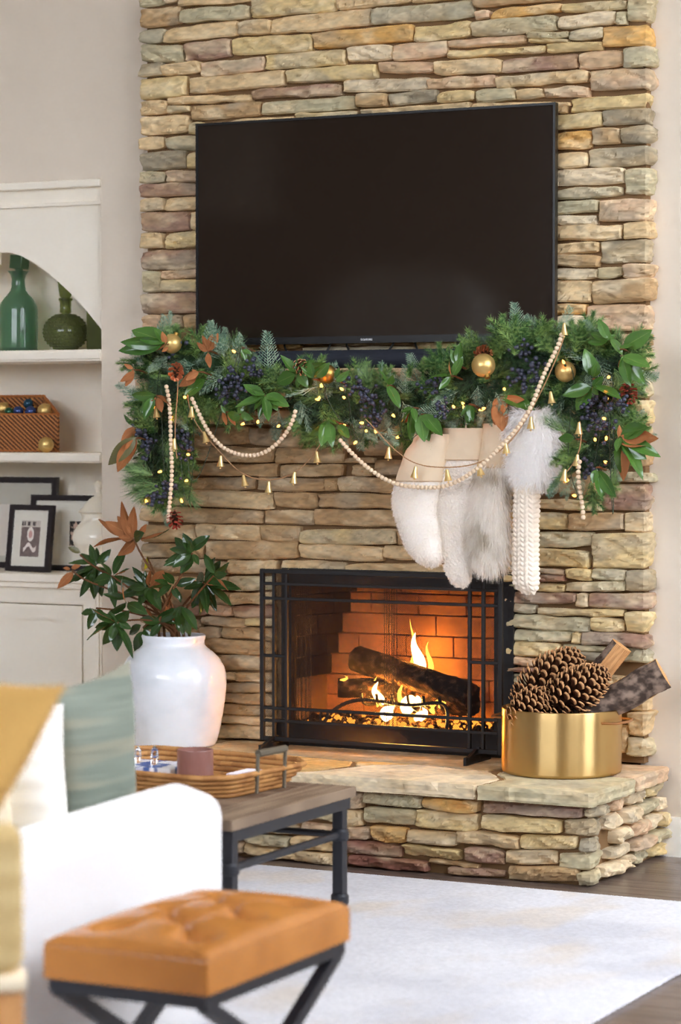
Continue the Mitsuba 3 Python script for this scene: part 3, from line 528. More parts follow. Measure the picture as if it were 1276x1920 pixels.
F = np.vstack([np.vstack([q[:, [0, 2, 1]], q[:, [0, 3, 2]]]), np.vstack([q[:, [0, 1, 2]], q[:, [0, 2, 3]]]) + 25, np.stack([rim, rk, rk + 25], 1), np.stack([rim, rk + 25, rim + 25], 1)])
SCALE = mikit.ply(trimesh.Trimesh(V, F, process=False), 'cone_scale', smooth=True, uv=np.column_stack([np.tile(U_.ravel(), 2), np.tile(W_.ravel(), 2)]))
def pine_cone(name, p, q, r, label, group, n=105, seed=0, parent=None, part='scale'):
    p, q = np.array(p, float), np.array(q, float); L = np.linalg.norm(q - p); ax = (q - p) / L; A = frame(p, ax)
    key = thing(name, label, 'pine cone', group) if parent is None else free(f'{parent}__{name}')
    R_ = lambda t: r * (np.sin(np.pi * (.10 + .86 * t)) ** .75)
    put('core', tube(p + np.outer(np.linspace(.03, .95, 9), q - p), [.45 * R_(t) for t in np.linspace(.03, .95, 9)], 10), 'cone_core', key)
    g = np.random.default_rng(seed)
    for k in range(n):
        t = .02 + .96 * (k + .5) / n; a = k * 2.39996
        rad = np.array([math.cos(a), math.sin(a), 0]); up = np.array([0, 0, 1.0])
        d = rad * 1 + up * (-.25 + 1.0 * t + g.normal(0, .08)); d /= np.linalg.norm(d)
        length = R_(t) * .72 + .006
        x = d; y = np.cross(up, rad); zz = np.cross(x, y)
        if zz @ up < 0: zz, y = -zz, -y
        M = np.eye(4); M[:3, 0], M[:3, 1], M[:3, 2] = x * length, y * min(length * .8, .036), zz * length * .8; M[:3, 3] = rad * R_(t) * .34 + up * t * L
        ent(part, SCALE, key, A @ M)
    return key
G = 'large pine cones in the brass pot'
pine_cone('pine_cone', [.672, -.285, .535], [.868, -.19, .725], .085, 'large open pine cone leaning up at the rear of the brass pot', G, 170, 1)
pine_cone('pine_cone', [.80, -.37, .545], [1.01, -.30, .675], .078, 'large open pine cone lying in front, leaning toward the firewood', G, 155, 2)
pine_cone('pine_cone', [.70, -.40, .50], [.83, -.36, .595], .066, 'lowest pine cone, half sunk behind the brass rim beside the fire screen', G, 120, 3)
def bark_col(p, n, uv):
    a = fbm(p.x * 40, p.y * 40, p.z * 40, 3); return mix(lin(70, 58, 52), lin(150, 130, 116), smoothstep(.3, .75, a))
def split_col(p, n, uv):
    a = fbm(uv.x * 4, uv.y * 40, 0, 3); return mix(lin(168, 112, 66), lin(226, 178, 124), a)
mat('bark', proc(bark_col), 0.95, 0.1)
mat('split_wood', proc(split_col), 0.8, 0.2)
def split_log(p, q, r, barkdir, seed, label):
    key = thing('split_log', label, 'firewood', 'split logs in the brass pot')
    p, q = np.array(p, float), np.array(q, float); A = frame(p, q - p, barkdir); L = np.linalg.norm(q - p); k = 22
    g = np.random.default_rng(seed); t = np.linspace(0, 1, k)
    def ring(ph): return np.stack([np.cos(ph), np.sin(ph)], -1)
    ph = np.linspace(-1.45, 1.45, 15)
    def surf(P2, rough, sd):                       # P2 (n,2) section swept along the log
        V = np.concatenate([np.column_stack([P2 * r, np.full(len(P2), tt * L)]) for tt in t])
        nz = meshkit.fbm(np.column_stack([V[:, :2] * 60, V[:, 2:] * 14]) + sd, 3, sd) - .5
        V[:, :2] *= 1 + rough * nz[:, None]
        n = len(P2); id_ = np.arange(k * n).reshape(k, n)
        qd = np.stack([id_[:-1, :-1], id_[:-1, 1:], id_[1:, 1:], id_[1:, :-1]], -1).reshape(-1, 4)
        uv = np.column_stack([V[:, 2] * 6, np.tile(np.linspace(0, 1, n), k)])
        m = trimesh.Trimesh(V, np.vstack([qd[:, [0, 1, 2]], qd[:, [0, 2, 3]]]), process=False); m.apply_transform(A); return m, uv
    mb, _ = surf(ring(ph), .35, seed)
    e0, e1, mid = ring(ph[:1])[0], ring(ph[-1:])[0], np.array([-.35, .1])
    flat = np.vstack([np.linspace(e1, mid, 6), np.linspace(mid, e0, 6)[1:]])
    mw, uvw = surf(flat, .12, seed + 9)
    put('bark', mb, 'bark', key, smooth=50)
    put('split_face', mw, 'split_wood', key, smooth=True, uv=uvw)
    sec = Polygon(np.vstack([ring(ph), flat[1:-1]]) * r).buffer(0)
    cp = []
    for zz in (L,):
        tv_, tf = trimesh.creation.triangulate_polygon(sec, engine='earcut'); cp.append(trimesh.Trimesh(np.column_stack([tv_, np.full(len(tv_), zz)]), tf, process=False))
    m = cp[0]; m.apply_transform(A); put('cut_end', m, 'split_wood', key, smooth=False, uv=m.vertices[:, :2] * 8)
split_log([.78, -.17, .44], [1.003, -.10, .742], .055, (-.8, .3, .5), 4, 'split log with a pale orange cut face standing behind the pine cones')
split_log([.88, -.27, .49], [1.178, -.19, .672], .056, (.2, -.9, .35), 6, 'split log with grey rough bark jutting past the pot toward the wall')

# ---------------------------------------------------------------- white jar with magnolia branches
def glaze_col(p, n, uv):
    a = smoothstep(.4, .9, fbm(p.x * 9, p.y * 9, p.z * 14, 3)); return mix(lin(228, 232, 238), lin(216, 222, 229), a)
mat('white_glaze', proc(glaze_col), 0.12, 0.5, bump=proc(lambda p, n, uv: fbm(p.x * 14, p.y * 14, p.z * 20, 2) * .0012), clearcoat=.4)
JC = (-.752, -.205)
JP = [(0, 0), (.155, 0), (.160, .006), (.165, .02), (.174, .06), (.184, .12), (.191, .17), (.196, .23), (.195, .265), (.188, .295), (.172, .325), (.148, .35), (.126, .366), (.117, .376), (.115, .388), (.119, .402), (.121, .41), (.117, .415), (.109, .412), (.107, .395), (.108, .376), (.13, .35), (.17, .30), (.182, .22), (.17, .1), (.15, .02), (0, .015)]
m = lathe(JP, 96, (*JC, HZ)); q = m.vertices
m.vertices = q + np.column_stack([(meshkit.fbm(q * 7, 2) - .5) * .012, (meshkit.fbm(q * 7 + 9, 2) - .5) * .012, np.zeros(len(q))])
whole('glazed_jar', m, 'white_glaze', 'big shiny white glazed jar holding magnolia branches on the hearth', 'jar', smooth=True)

# ---------------------------------------------------------------- built-in bookcase on the left
bk = thing('built_in_bookcase', 'cream built-in bookcase with an arched upper compartment beside the chimney', 'bookcase')
NI = -1.17
put('back_panel', bx(NL, .42, NB, NI, .45, NT), 'cabinet_paint', bk)
put('side_panel', bx(NI, .09, NB, NI + .012, .42, NT), 'cabinet_paint', bk)
put('top_panel', bx(NL, .09, NT - .03, NI, .42, NT - .01), 'cabinet_paint', bk)
put('shelf', bx(NL, .062, 1.769, NR, .42, 1.815, .003), 'cabinet_paint', bk); put('shelf_edge', bx(NL, .052, 1.778, NR, .062, 1.806, .002), 'cabinet_paint', bk)
put('shelf', bx(NL, .062, 1.370, NR, .42, 1.409, .003), 'cabinet_paint', bk); put('shelf_edge', bx(NL, .052, 1.376, NR, .062, 1.402, .002), 'cabinet_paint', bk)
put('carcass', bx(NL, .102, 0, NR - .002, .42, .872), 'cabinet_paint', bk)
put('counter', bx(NL, .03, .896, NR + .004, .42, .929, .004), 'cabinet_paint', bk)
put('counter_molding', bx(NL, .045, .872, NR, .09, .896, .006), 'cabinet_paint', bk)
arch = [(-1.735, 2.16), (-1.735, 2.205)] + [tuple(p) for p in pts('-1700 2207 -1655 2203 -1601 2184 -1544 2158 -1506 2135 -1467 2108 -1423 2070 -1385 2031 -1346 1985 -1328 1952 -1237 1860')]
from shapely.geometry import LineString
ax_ = np.array([(-1.735, 2.208), (-1.68, 2.207), (-1.625, 2.192), (-1.56, 2.16), (-1.50, 2.122), (-1.44, 2.078), (-1.38, 2.028), (-1.32, 1.970), (-1.26, 1.905), (-1.235, 1.88)])
tt = np.linspace(0, 1, len(ax_)); ar = np.column_stack([np.interp(np.linspace(0, 1, 60), tt, ax_[:, 0]), np.interp(np.linspace(0, 1, 60), tt, ax_[:, 1])])
panel = sbox(NL, 1.815, NR, NT).difference(Polygon([(-3.15, 1.8), (-3.15, 2.16), (-1.735, 2.16)] + [tuple(p) for p in ar] + [(-1.235, 1.8)]))
put('arched_panel', extr(panel, .09, .115), 'cabinet_paint', bk)
put('top_molding', cat([bx(NL, .06, NT - .03, NR, .09, NT, .006), bx(NL, .075, NT - .10, NR, .092, NT - .085, .004)]), 'cabinet_paint', bk)
put('face_frame', cat([bx(NL, .07, 0, NR, .10, .10), bx(NL, .07, .81, NR, .10, .875), bx(-1.325, .07, .10, NR, .10, .81)]), 'cabinet_paint', bk)
put('end_trim', cat([bx(-1.262, .058, .0, -1.247, .07, .875, .004), bx(-1.243, .06, 0, -1.236, .07, .875, .003)]), 'cabinet_paint', bk)
for x0, x1 in ((-1.93, -1.33), (-2.54, -1.94), (-3.15, -2.55)):
    d = put('door', extr(sbox(x0, .105, x1, .805).difference(sbox(x0 + .06, .165, x1 - .06, .745)), .0665, .09), 'cabinet_paint', bk)
    put('panel', bx(x0 + .055, .078, .16, x1 - .055, .095, .75), 'cabinet_paint', d)

scene['green_glass'] = {'type': 'principledthin', 'base_color': {'type': 'rgb', 'value': lin(150, 186, 162)}, 'roughness': 0.06, 'spec_trans': 0.86, 'eta': 1.5, 'diff_trans': 0.6}
scene['olive_glass'] = {'type': 'principledthin', 'base_color': {'type': 'rgb', 'value': lin(172, 180, 122)}, 'roughness': 0.08, 'spec_trans': 0.8, 'eta': 1.5, 'diff_trans': 0.6}
k = thing('glass_decanter', 'tall green glass decanter with a square stopper on the top shelf', 'decanter')
c = (-1.738, .24, 1.8155)
put('body', lathe([(0, 0), (.07, 0), (.077, .006), (.078, .02), (.078, .165), (.074, .19), (.06, .214), (.042, .232), (.031, .248), (.027, .268), (.026, .295), (.031, .312), (.043, .326)], 64, c), 'green_glass', k, smooth=60)
put('inner_base', lathe([(0, .008), (.066, .008), (.072, .014), (0, .02)], 40, c), 'green_glass', k)
m = cat(bx(-.029, -.029, .337, .029, .029, .392, .004), lathe([(0, .30), (.014, .302), (.016, .337), (0, .338)], 24)); m.apply_transform(trimesh.transformations.rotation_matrix(.1, [0, 1, 0])); m.apply_translation([c[0] - .03, c[1], c[2] - .0])
put('stopper', m, 'green_glass', k)
k = thing('glass_decanter', 'round olive glass decanter with an oval stopper on the top shelf', 'decanter')
c = (-1.512, .24, 1.8155)
a = np.linspace(-1.2, 1.42, 22)
m = lathe([(0, 0), (.04, 0)] + [(.089 * math.cos(q), .076 + .076 * math.sin(q) * (1 if q > 0 else 1)) for q in a] + [(.024, .155), (.022, .17), (.023, .20), (.028, .204), (.028, .212), (.022, .213)], 96, c)
d = m.vertices - np.array(c); th_ = np.arctan2(d[:, 1], d[:, 0])
put('body', m, 'olive_glass', k, smooth=True)
nub = []
for i in range(12):
    for j in range(30):
        q = -1.0 + 2.1 * i / 11; f = 2 * math.pi * (j + .5 * (i % 2)) / 30
        s = trimesh.creation.icosphere(0, .0055); s.apply_translation([c[0] + .0885 * math.cos(q) * math.cos(f), c[1] + .0885 * math.cos(q) * math.sin(f), c[2] + .076 + .0755 * math.sin(q)]); nub.append(s)
put('raised_dots', cat(nub), 'olive_glass', k, smooth=True, kind='stuff')
put('stopper', lathe([(0, .19), (.014, .19), (.018, .214), (.024, .222), (.028, .25), (.031, .275), (.028, .30), (.018, .318), (0, .326)], 40, c), 'olive_glass', k, smooth=True)
k = thing('glass_vase', 'slim olive glass vase with flat sides at the end of the top shelf', 'vase')
put('body', bx(-1.405, .22, 1.8155, -1.30, .30, 2.02, .012), 'olive_glass', k); put('inner_wall', bx(-1.395, .228, 1.825, -1.31, .292, 2.015, .008), 'olive_glass', k)

def weave_h(p, n, uv):
    s = (p.x - p.y) * 95; a = dr.sin((s + p.z * 120) * 3.0); return (a * dr.sin((s - p.z * 40) * 1.4) + a) * .0009
def weave_col(p, n, uv):
    s = (p.x - p.y) * 95; a = smoothstep(-.5, .6, dr.sin((s + p.z * 120) * 3.0)); return mix(lin(84, 46, 26), lin(182, 120, 70), a)
mat('rattan_weave', proc(weave_col), 0.6, 0.3, bump=proc(weave_h))
mat('rattan_rim', (164, 98, 50), 0.5, 0.3)
ba = thing('rattan_basket', 'brown woven rattan basket of christmas balls on the middle shelf', 'basket')
SH2 = 1.4095
F0, F1, G0, G1 = (-1.93, .17), (-1.502, .17), (-1.90, .30), (-1.655, .30)
def sheet(P, t=.008):
    P = np.array(P, float); n = np.cross(P[1] - P[0], P[2] - P[0]); n /= np.linalg.norm(n)
    v = np.vstack([P - n * t / 2, P + n * t / 2]); b = [[0, 2, 1], [0, 3, 2], [4, 5, 6], [4, 6, 7]] + sum([[[i, (i + 1) % 4, 4 + (i + 1) % 4], [i, 4 + (i + 1) % 4, 4 + i]] for i in range(4)], [])
    return trimesh.Trimesh(v, b, process=False)
def P3(a, z): return [a[0], a[1], SH2 + z]
put('body', cat([sheet([P3(F0, .001), P3(F1, .001), P3(F1, .152), P3(F0, .152)]), sheet([P3(F1, .001), P3(G1, .001), P3(G1, .225), P3(F1, .152)]), sheet([P3(G1, .001), P3(G0, .001), P3(G0, .225), P3(G1, .225)]),
    sheet([P3(G0, .001), P3(F0, .001), P3(F0, .152), P3(G0, .225)]), sheet([P3(F0, .006), P3(F1, .006), P3(G1, .006), P3(G0, .006)])]), 'rattan_weave', ba)
put('rim', cat([tube([P3(F0, .152), P3(F1, .152)], .005), tube([P3(F1, .152), P3(G1, .226)], .0065), tube([P3(G1, .226), P3(G0, .226)], .0065)]), 'rattan_rim', ba)
put('base_band', tube([P3(F0, .006), P3(F1, .006)], .005), 'rattan_rim', ba)
mat('gold_ball', (222, 188, 118), 0.36, 0.5, metallic=.75); mat('green_ball', (42, 92, 66), 0.15, 0.5, metallic=.5); mat('blue_ball', (58, 76, 128), 0.18, 0.5, metallic=.5); mat('teal_ball', (38, 74, 96), 0.15, .5, metallic=.5)
mat('gold_foil', (190, 150, 80), 0.4, 0.5, metallic=1.0)
def ornament(name, c, r, b, label, cat_, group=None, capdir=(0, 0, 1)):
    key = thing(name, label, cat_, group)
    s = trimesh.creation.icosphere(4, r); s.apply_translation(c); put('ball', s, b, key, smooth=True)
    cd = np.array(capdir, float); cd /= np.linalg.norm(cd); c = np.array(c)
    put('cap', tube([c + cd * r * .95, c + cd * (r * 1.22)], r * .24, 12), 'gold_foil', key); return key
for c, r, b, lb in (((-1.803, .22, 1.585), .027, 'gold_ball', 'gold ball nearest the bookcase side in the rattan basket, cut by the frame of view'), ((-1.768, .215, 1.572), .018, 'green_ball', 'small green ball in the rattan basket beside blue balls'),
     ((-1.722, .212, 1.574), .021, 'blue_ball', 'dark blue ball in the rattan basket next to the green ball'), ((-1.692, .24, 1.605), .02, 'teal_ball', 'shiny teal ball topmost in the rattan basket'),
     ((-1.662, .212, 1.573), .023, 'blue_ball', 'dark blue ball in the rattan basket next to the big gold ball'), ((-1.596, .215, 1.575), .031, 'gold_ball', 'big matte gold ball in the corner of the rattan basket')):
    ornament('christmas_ball', c, r, b, lb.replace(' nearest the bookcase side in', ' at the far end of').replace(', cut by the frame of view', ''), 'christmas ball', 'christmas balls in the basket', (.3, .5, .6))
ornament('christmas_ball', (-1.525, .115, SH2 + .031), .031, 'gold_ball', 'gold ball resting on the shelf in front of the rattan basket', 'christmas ball', None, (-.9, -.2, -.55))
whole('woven_vessel', lathe([(0, 0), (.04, 0), (.055, .04), (.06, .08), (.05, .13), (.03, .15), (.028, .15), (0, .13)], 32, (-1.238, .22, SH2 + .001)), 'rattan_rim', 'brown woven vessel half hidden at the far end of the middle shelf', 'vessel')

mat('frame_black', (38, 33, 36), 0.35, 0.5); mat('mat_board', (224, 219, 206), 0.8, 0.2); mat('mat_grey', (186, 182, 170), 0.3, 0.5); mat('print_pale', (214, 206, 196), .6, .3)  # mat_grey holds the frame glass's grey reflection as board colour
def print_col(p, n, uv):
    q = uv - .5; a = fbm(uv.x * 7, uv.y * 9, 3.0, 3)
    c = mix(lin(96, 82, 80), lin(140, 122, 116), a)
    r1 = dr.sqrt(dr.square(q.x * 1.1) + dr.square(q.y - .12)); c = dr.select(r1 < .20, mi.Color3f(*lin(232, 222, 214)), c); c = dr.select(r1 < .11, mi.Color3f(*lin(206, 160, 152)), c)
    w = dr.abs(q.y + .24 + .08 * dr.sin(uv.x * 11)) < .06; c = dr.select(w & (dr.abs(q.x) < .34), mi.Color3f(*lin(228, 216, 210)), c)
    h = (uv.y > .86) & (uv.y < .97) & (fbm(uv.x * 26, 1.0, 0.0, 1) > .42); c = dr.select(uv.y > .82, mi.Color3f(*lin(196, 186, 176)), c)
    return dr.select(h, mi.Color3f(*lin(60, 52, 54)), c)
mat('art_print', proc(print_col), 0.5, 0.4)
def dark_print(p, n, uv):
    a = fbm(uv.x * 6, uv.y * 6, 9.0, 3); return mix(lin(40, 36, 34), lin(196, 168, 148), smoothstep(.52, .66, a))
mat('small_print', proc(dark_print), 0.5, 0.4)
def pic_frame(label, x0, x1, y, h, bw, pr, printed, lean, rot=0.0, mt='mat_board'):
    key = thing('picture_frame', label, 'picture frame'); w = x1 - x0
    A = trimesh.transformations.translation_matrix([x0 + w / 2, y, .93]) @ trimesh.transformations.rotation_matrix(rot, [0, 0, 1]) @ trimesh.transformations.rotation_matrix(-lean, [1, 0, 0])
    for nm, mm, b, s in (('frame', extr(sbox(-w / 2, 0, w / 2, h).difference(sbox(-w / 2 + bw, bw, w / 2 - bw, h - bw)), -.02, 0), 'frame_black', False), ('mat_board', extr(sbox(-w / 2 + bw, bw, w / 2 - bw, h - bw), -.01, -.004), mt, False)):
        mm.apply_transform(A); put(nm, mm, b, key, smooth=s)
    a0, b0, a1, b1 = pr
    v = np.array([[a0, -.0108, b0], [a1, -.0108, b0], [a1, -.0108, b1], [a0, -.0108, b1]]); m = trimesh.Trimesh(v, [[0, 1, 2], [0, 2, 3]], process=False); m.apply_transform(A)
    put('print', m, printed, key, uv=[[0, 0], [1, 0], [1, 1], [0, 1]], smooth=True); return key
pic_frame('large black picture frame leaning against the rear of the bookcase counter', -2.05, -1.617, .33, .375, .024, (-.17, .05, .17, .262), 'print_pale', .06, 0, 'mat_grey')
pic_frame('wide black picture frame with a small dark print, behind the white urn', -1.70, -1.40, .27, .305, .022, (.035, .10, .12, .20), 'small_print', .06)
pic_frame('small black frame with an old greyish pink print standing in front', -1.735, -1.513, .14, .268, .021, (-.048, .06, .048, .205), 'art_print', .13, -.10)
mat('cream_ceramic', (240, 232, 214), 0.1, 0.5, clearcoat=.3)
k = thing('lidded_urn', 'glossy cream ceramic urn with a pointed lid on the bookcase counter', 'urn'); c = (-1.335, .20, .9295)
put('body', lathe([(0, 0), (.05, 0), (.052, .008), (.045, .02), (.05, .045), (.075, .08), (.098, .115), (.104, .14), (.098, .168), (.08, .192), (.068, .205), (.066, .225), (.07, .236), (.064, .238), (0, .236)], 64, c), 'cream_ceramic', k, smooth=45)
put('lid', lathe([(.06, .236), (.078, .24), (.08, .246), (.074, .252), (.062, .262), (.05, .28), (.034, .296), (.018, .306), (.012, .318), (.012, .33), (.019, .342), (.02, .354), (.012, .364), (0, .37)], 48, c), 'cream_ceramic', k, smooth=60)

# ---------------------------------------------------------------- leaves and evergreen sprigs
def leaf_top(p, n, uv):
    a = fbm(p.x * 9, p.y * 9, p.z * 9, 2); v = smoothstep(.03, .0, dr.abs(uv.y - .5)) * .35
    return mix(mix(lin(40, 78, 28), lin(88, 128, 54), a), lin(150, 166, 96), v)
def leaf_under(p, n, uv):
    a = fbm(p.x * 14, p.y * 14, p.z * 14, 2); v = smoothstep(.03, .0, dr.abs(uv.y - .5)) * .4
    return mix(mix(lin(122, 74, 42), lin(182, 118, 72), a), lin(206, 160, 110), v)
def two(name, top, under, r0, r1):
    scene[name] = {'type': 'twosided', 'front': {'type': 'principled', 'base_color': top, 'roughness': r0, 'specular': .6}, 'under': {'type': 'principled', 'base_color': under, 'roughness': r1, 'specular': .25}}
two('magnolia', proc(leaf_top), proc(leaf_under), .2, .7)
def leaf_dark(p, n, uv):
    a = fbm(p.x * 9, p.y * 9, p.z * 9, 2); v = smoothstep(.03, .0, dr.abs(uv.y - .5)) * .3
    return mix(mix(lin(24, 44, 20), lin(58, 88, 40), a), lin(120, 140, 84), v)
two('magnolia_dark', proc(leaf_dark), proc(leaf_under), .14, .7)
two('leaf_yellow', {'type': 'rgb', 'value': lin(178, 172, 42)}, {'type': 'rgb', 'value': lin(150, 140, 60)}, .4, .6)
two('leaf_olive', {'type': 'rgb', 'value': lin(96, 92, 52)}, {'type': 'rgb', 'value': lin(120, 84, 54)}, .4, .6)
mat('twig', (104, 70, 44), 0.85, 0.2)
def leaf_mesh(curl, fold, w=.20):
    u = np.linspace(0, 1, 11); s = np.linspace(-1, 1, 5); U, S = np.meshgrid(u, s, indexing='ij')
    wd = w * np.sin(np.pi * np.clip(U, 0, 1) ** .82) ** .85 + .008
    x = .06 + U * .94; y = S * wd; z = fold * np.abs(S) * wd - curl * (U - .1) ** 2 + .012 * np.sin(U * 9 + S * 2)
    V = np.stack([x, y, z], -1).reshape(-1, 3); V = np.vstack([V, [[0, .006, 0], [0, -.006, 0]]])
    idx = np.arange(55).reshape(11, 5); q = np.stack([idx[:-1, :-1], idx[1:, :-1], idx[1:, 1:], idx[:-1, 1:]], -1).reshape(-1, 4)
    F = np.vstack([q[:, [0, 1, 2]], q[:, [0, 2, 3]], [[56, 1, 3], [56, 3, 55]]])
    uv = np.column_stack([np.append(U.ravel(), [0, 0]), np.append(S.ravel() * .5 + .5, [.5, .5])])
    return trimesh.Trimesh(V, F, process=False), uv
LEAVES = [leaf_mesh(.10, .35), leaf_mesh(-.12, .5, .18), leaf_mesh(.22, .25, .22)]
LP = {b: [mikit.ply(m, b, smooth=True, uv=uv) for m, uv in LEAVES] for b in ('magnolia', 'magnolia_dark', 'leaf_yellow', 'leaf_olive')}
VIEW = CAM - np.array([0, 0, 1.0]); VIEW = np.array([.43, -.90, .05])
def leaf(parent, p, q, tone, b, name='leaf', tilt=.5):
    p, q = np.array(p), np.array(q); x = q - p; L = np.linalg.norm(x); x = x / L
    n = VIEW + np.array([0, 0, .25]) + rng.normal(0, tilt, 3)
    n = n - x * (n @ x); n /= np.linalg.norm(n)
    if tone == 'b': n = -n
    y = np.cross(n, x); M = np.eye(4); wd = min(1.05, (.135 if b == 'magnolia' else .098) / L) * rng.uniform(.85, 1.15)
    M[:3, 0], M[:3, 1], M[:3, 2], M[:3, 3] = x * L, y * L * wd, n * L * .8, p
    key = {'y': 'leaf_yellow', 'k': 'leaf_olive'}.get(tone, b)
    return ent(name, LP[key][rng.integers(3)], parent, M)
def parse(s):
    for r in s.split(';'):
        h, t = r.split('|'); base = np.array([float(v) for v in h.split()]) / 1000
        yield base, [(np.array([float(v) for v in q.split()[:3]]) / 1000, q.split()[3]) for q in t.split(',')]

# magnolia branches in the white jar
PLEAF = '''-875 -285 1094|-927 -305 1230 b,-1036 -273 1175 b,-988 -295 1153 b,-885 -272 1214 b,-1050 -293 1081 b,-698 -322 1123 b,-815 -299 1150 b,-946 -265 1028 b,-909 -289 1164 b;-1116 -166 979|-1207 -216 985 g,-1130 -189 1063 g,-1056 -155 1045 g,-1245 -161 904 g,-1185 -171 863 g,-1131 -163 850 g,-1105 -146 860 g,-1186 -162 1022 g,-1053 -173 914 g;-1000 -239 949|-1097 -235 926 g,-903 -263 973 g,-950 -235 1051 g,-1046 -240 1009 g,-890 -226 921 g,-981 -250 829 g;-595 -335 1049|-716 -342 1021 g,-685 -317 1105 g,-634 -334 1121 g,-524 -334 1115 g,-702 -354 1002 g,-556 -357 1006 g,-645 -328 973 g,-665 -379 1063 g;-633 -184 932|-776 -164 947 g,-579 -157 1016 g,-456 -223 919 g,-492 -225 838 g,-586 -163 825 g,-634 -202 808 g,-667 -212 837 g,-580 -203 1028 g,-525 -181 998 g,-696 -221 906 g;-832 -252 914|-899 -250 988 g,-848 -245 973 g,-729 -301 983 g,-883 -237 842 g,-807 -268 852 g,-912 -267 913 g,-778 -257 866 g,-719 -280 919 g,-969 -231 869 g;-938 -302 780|-1060 -308 821 g,-1056 -338 718 g,-1003 -303 687 g,-952 -280 668 g,-920 -281 713 g,-840 -341 655 g,-973 -302 817 g,-1045 -280 759 g,-870 -336 819 g;-682 -265 840|-801 -258 780 g,-648 -256 737 g,-685 -279 752 g,-728 -264 799 g,-677 -262 741 g,-601 -287 765 g,-752 -263 818 g;-866 -236 756|-907 -230 643 g,-805 -245 663 g,-852 -259 678 g,-782 -251 776 g,-946 -212 727 g;-888 -306 856|-976 -344 883 g,-899 -355 954 g,-888 -288 815 g,-1000 -277 810 g,-788 -337 821 g;-700 -292 920|-760 -326 950 g,-745 -294 979 g,-669 -303 876 g,-616 -276 951 g,-761 -325 881 g,-678 -272 860 g;-779 -256 786|-857 -242 833 b,-741 -242 857 b,-724 -234 777 g,-820 -267 726 g,-860 -258 794 g;-1178 -239 965|-1221 -274 898 b,-1212 -249 975 b,-1157 -215 984 b;-882 -176 1020|-863 -225 976 y;-1153 -221 1025|-1193 -244 1056 k;-517 -316 966|-432 -354 980 g,-468 -302 908 g,-566 -289 1042 g;-1066 -246 826|-1090 -266 746 g,-1132 -256 805 g,-1041 -230 776 g'''
BR_LABELS = ['magnolia branch showing copper-brown leaf backs, tallest in the white jar', 'leafy magnolia branch reaching toward the small picture frame, dark glossy leaves', 'magnolia branch with drooping dark leaves in front of the cabinet counter', 'upright magnolia branch at the chimney side, below the hanging garland end',
    'widest magnolia branch spreading toward the fire screen', 'middle magnolia branch rising straight from the white jar', 'low magnolia branch hanging over the white jar shoulder, bookcase side', 'low magnolia branch drooping over the white jar rim, fire screen side', 'short magnolia branch hanging over the front rim of the white jar',
    'magnolia branch crossing behind the low drooping one, bookcase side', 'magnolia branch filling the gap between middle and widest branches', 'short magnolia branch with two brown leaf backs at the jar mouth', 'thin twig with small brown-backed leaves reaching furthest over the cabinet door', 'single yellow magnolia leaf standing below the copper-brown leaves', 'single olive leaf in front of the lidded urn', 'thin twig with three leaves pointing at the fire screen corner', 'thin twig of hanging leaves above the sage pillow']
mouth = np.array([JC[0], JC[1], HZ + .41])
for i, (b, tips) in enumerate(parse(PLEAF)):
    k = thing('magnolia_branch', BR_LABELS[i], 'branch', 'magnolia branches in the white jar')
    root = np.array([JC[0] + rng.uniform(-.05, .05), JC[1] + rng.uniform(-.05, .05), HZ + .30]); mid = mouth + np.array([rng.uniform(-.05, .05), rng.uniform(-.05, .05), .03])
    put('stem', tube(spline([root, mid, (mid + b) / 2 + [0, 0, .02], b], 14), np.linspace(.006, .0035, 14), 6), 'twig', k)
    for t, c in tips: leaf(k, b + rng.normal(0, .006, 3), t, c, 'magnolia_dark')
    if len(tips) > 7:
        for j in range(8):                       # shorter leaves in between
            (t0, c0), (t1, c1) = tips[rng.integers(len(tips))], tips[rng.integers(len(tips))]
            m_ = (t0 + t1) / 2 - b; leaf(k, b, b + m_ / (np.linalg.norm(m_) + .02) * rng.uniform(.065, .10) + rng.normal(0, .02, 3), 'b' if i == 0 else 'g', 'magnolia_dark', tilt=.45)

def needle(p, d, L, w):
    """a slim three-sided needle"""
    d = d / np.linalg.norm(d); u = np.cross(d, [.3, .5, .8]); u /= np.linalg.norm(u); v = np.cross(d, u)
    return np.array([p + u * w, p + (-.5 * u + .87 * v) * w, p + (-.5 * u - .87 * v) * w, p + d * L])
NF = np.array([[0, 1, 3], [1, 2, 3], [2, 0, 3]])
def needles(V): return trimesh.Trimesh(np.vstack(V), np.vstack([NF + 4 * i for i in range(len(V))]), process=False)
def fir(seed, n=150, ln=.25, side=3):
    g = np.random.default_rng(seed); V = []
    def twig(o, d, L, k):
        for i in range(k):
            t = (i + .5) / k; a = i * 2.39996; u = np.cross(d, [.2, .1, .97]); u /= np.linalg.norm(u); v = np.cross(d, u)
            r = math.cos(a) * u + math.sin(a) * v * .6
            V.append(needle(o + d * t * L, r + d * (.75 + .5 * t), ln * (1 - .35 * t) * g.uniform(.8, 1.15), .0125))
    twig(np.zeros(3), np.array([1.0, 0, 0]), .95, n)
    for s in (1, -1):
        for t in (.25, .5): twig(np.array([t, 0, 0]), np.array([.75, .65 * s, .1]) / 1.0, .42, n // 4)
    return cat(needles(V), tube([[0, 0, 0], [.98, 0, 0]], [.016, .006], 5))
def pine(seed, n=150):
    g = np.random.default_rng(seed); V = []
    for i in range(n):
        t = g.uniform(0, .55); d = np.array([1.0, 0, 0]) + g.normal(0, .36, 3) * [0.3, 1, 1]
        V.append(needle(np.array([t, 0, 0]), d, g.uniform(.4, .62), .009))
    return cat(needles(V), tube([[0, 0, 0], [.6, 0, 0]], [.02, .008], 5))
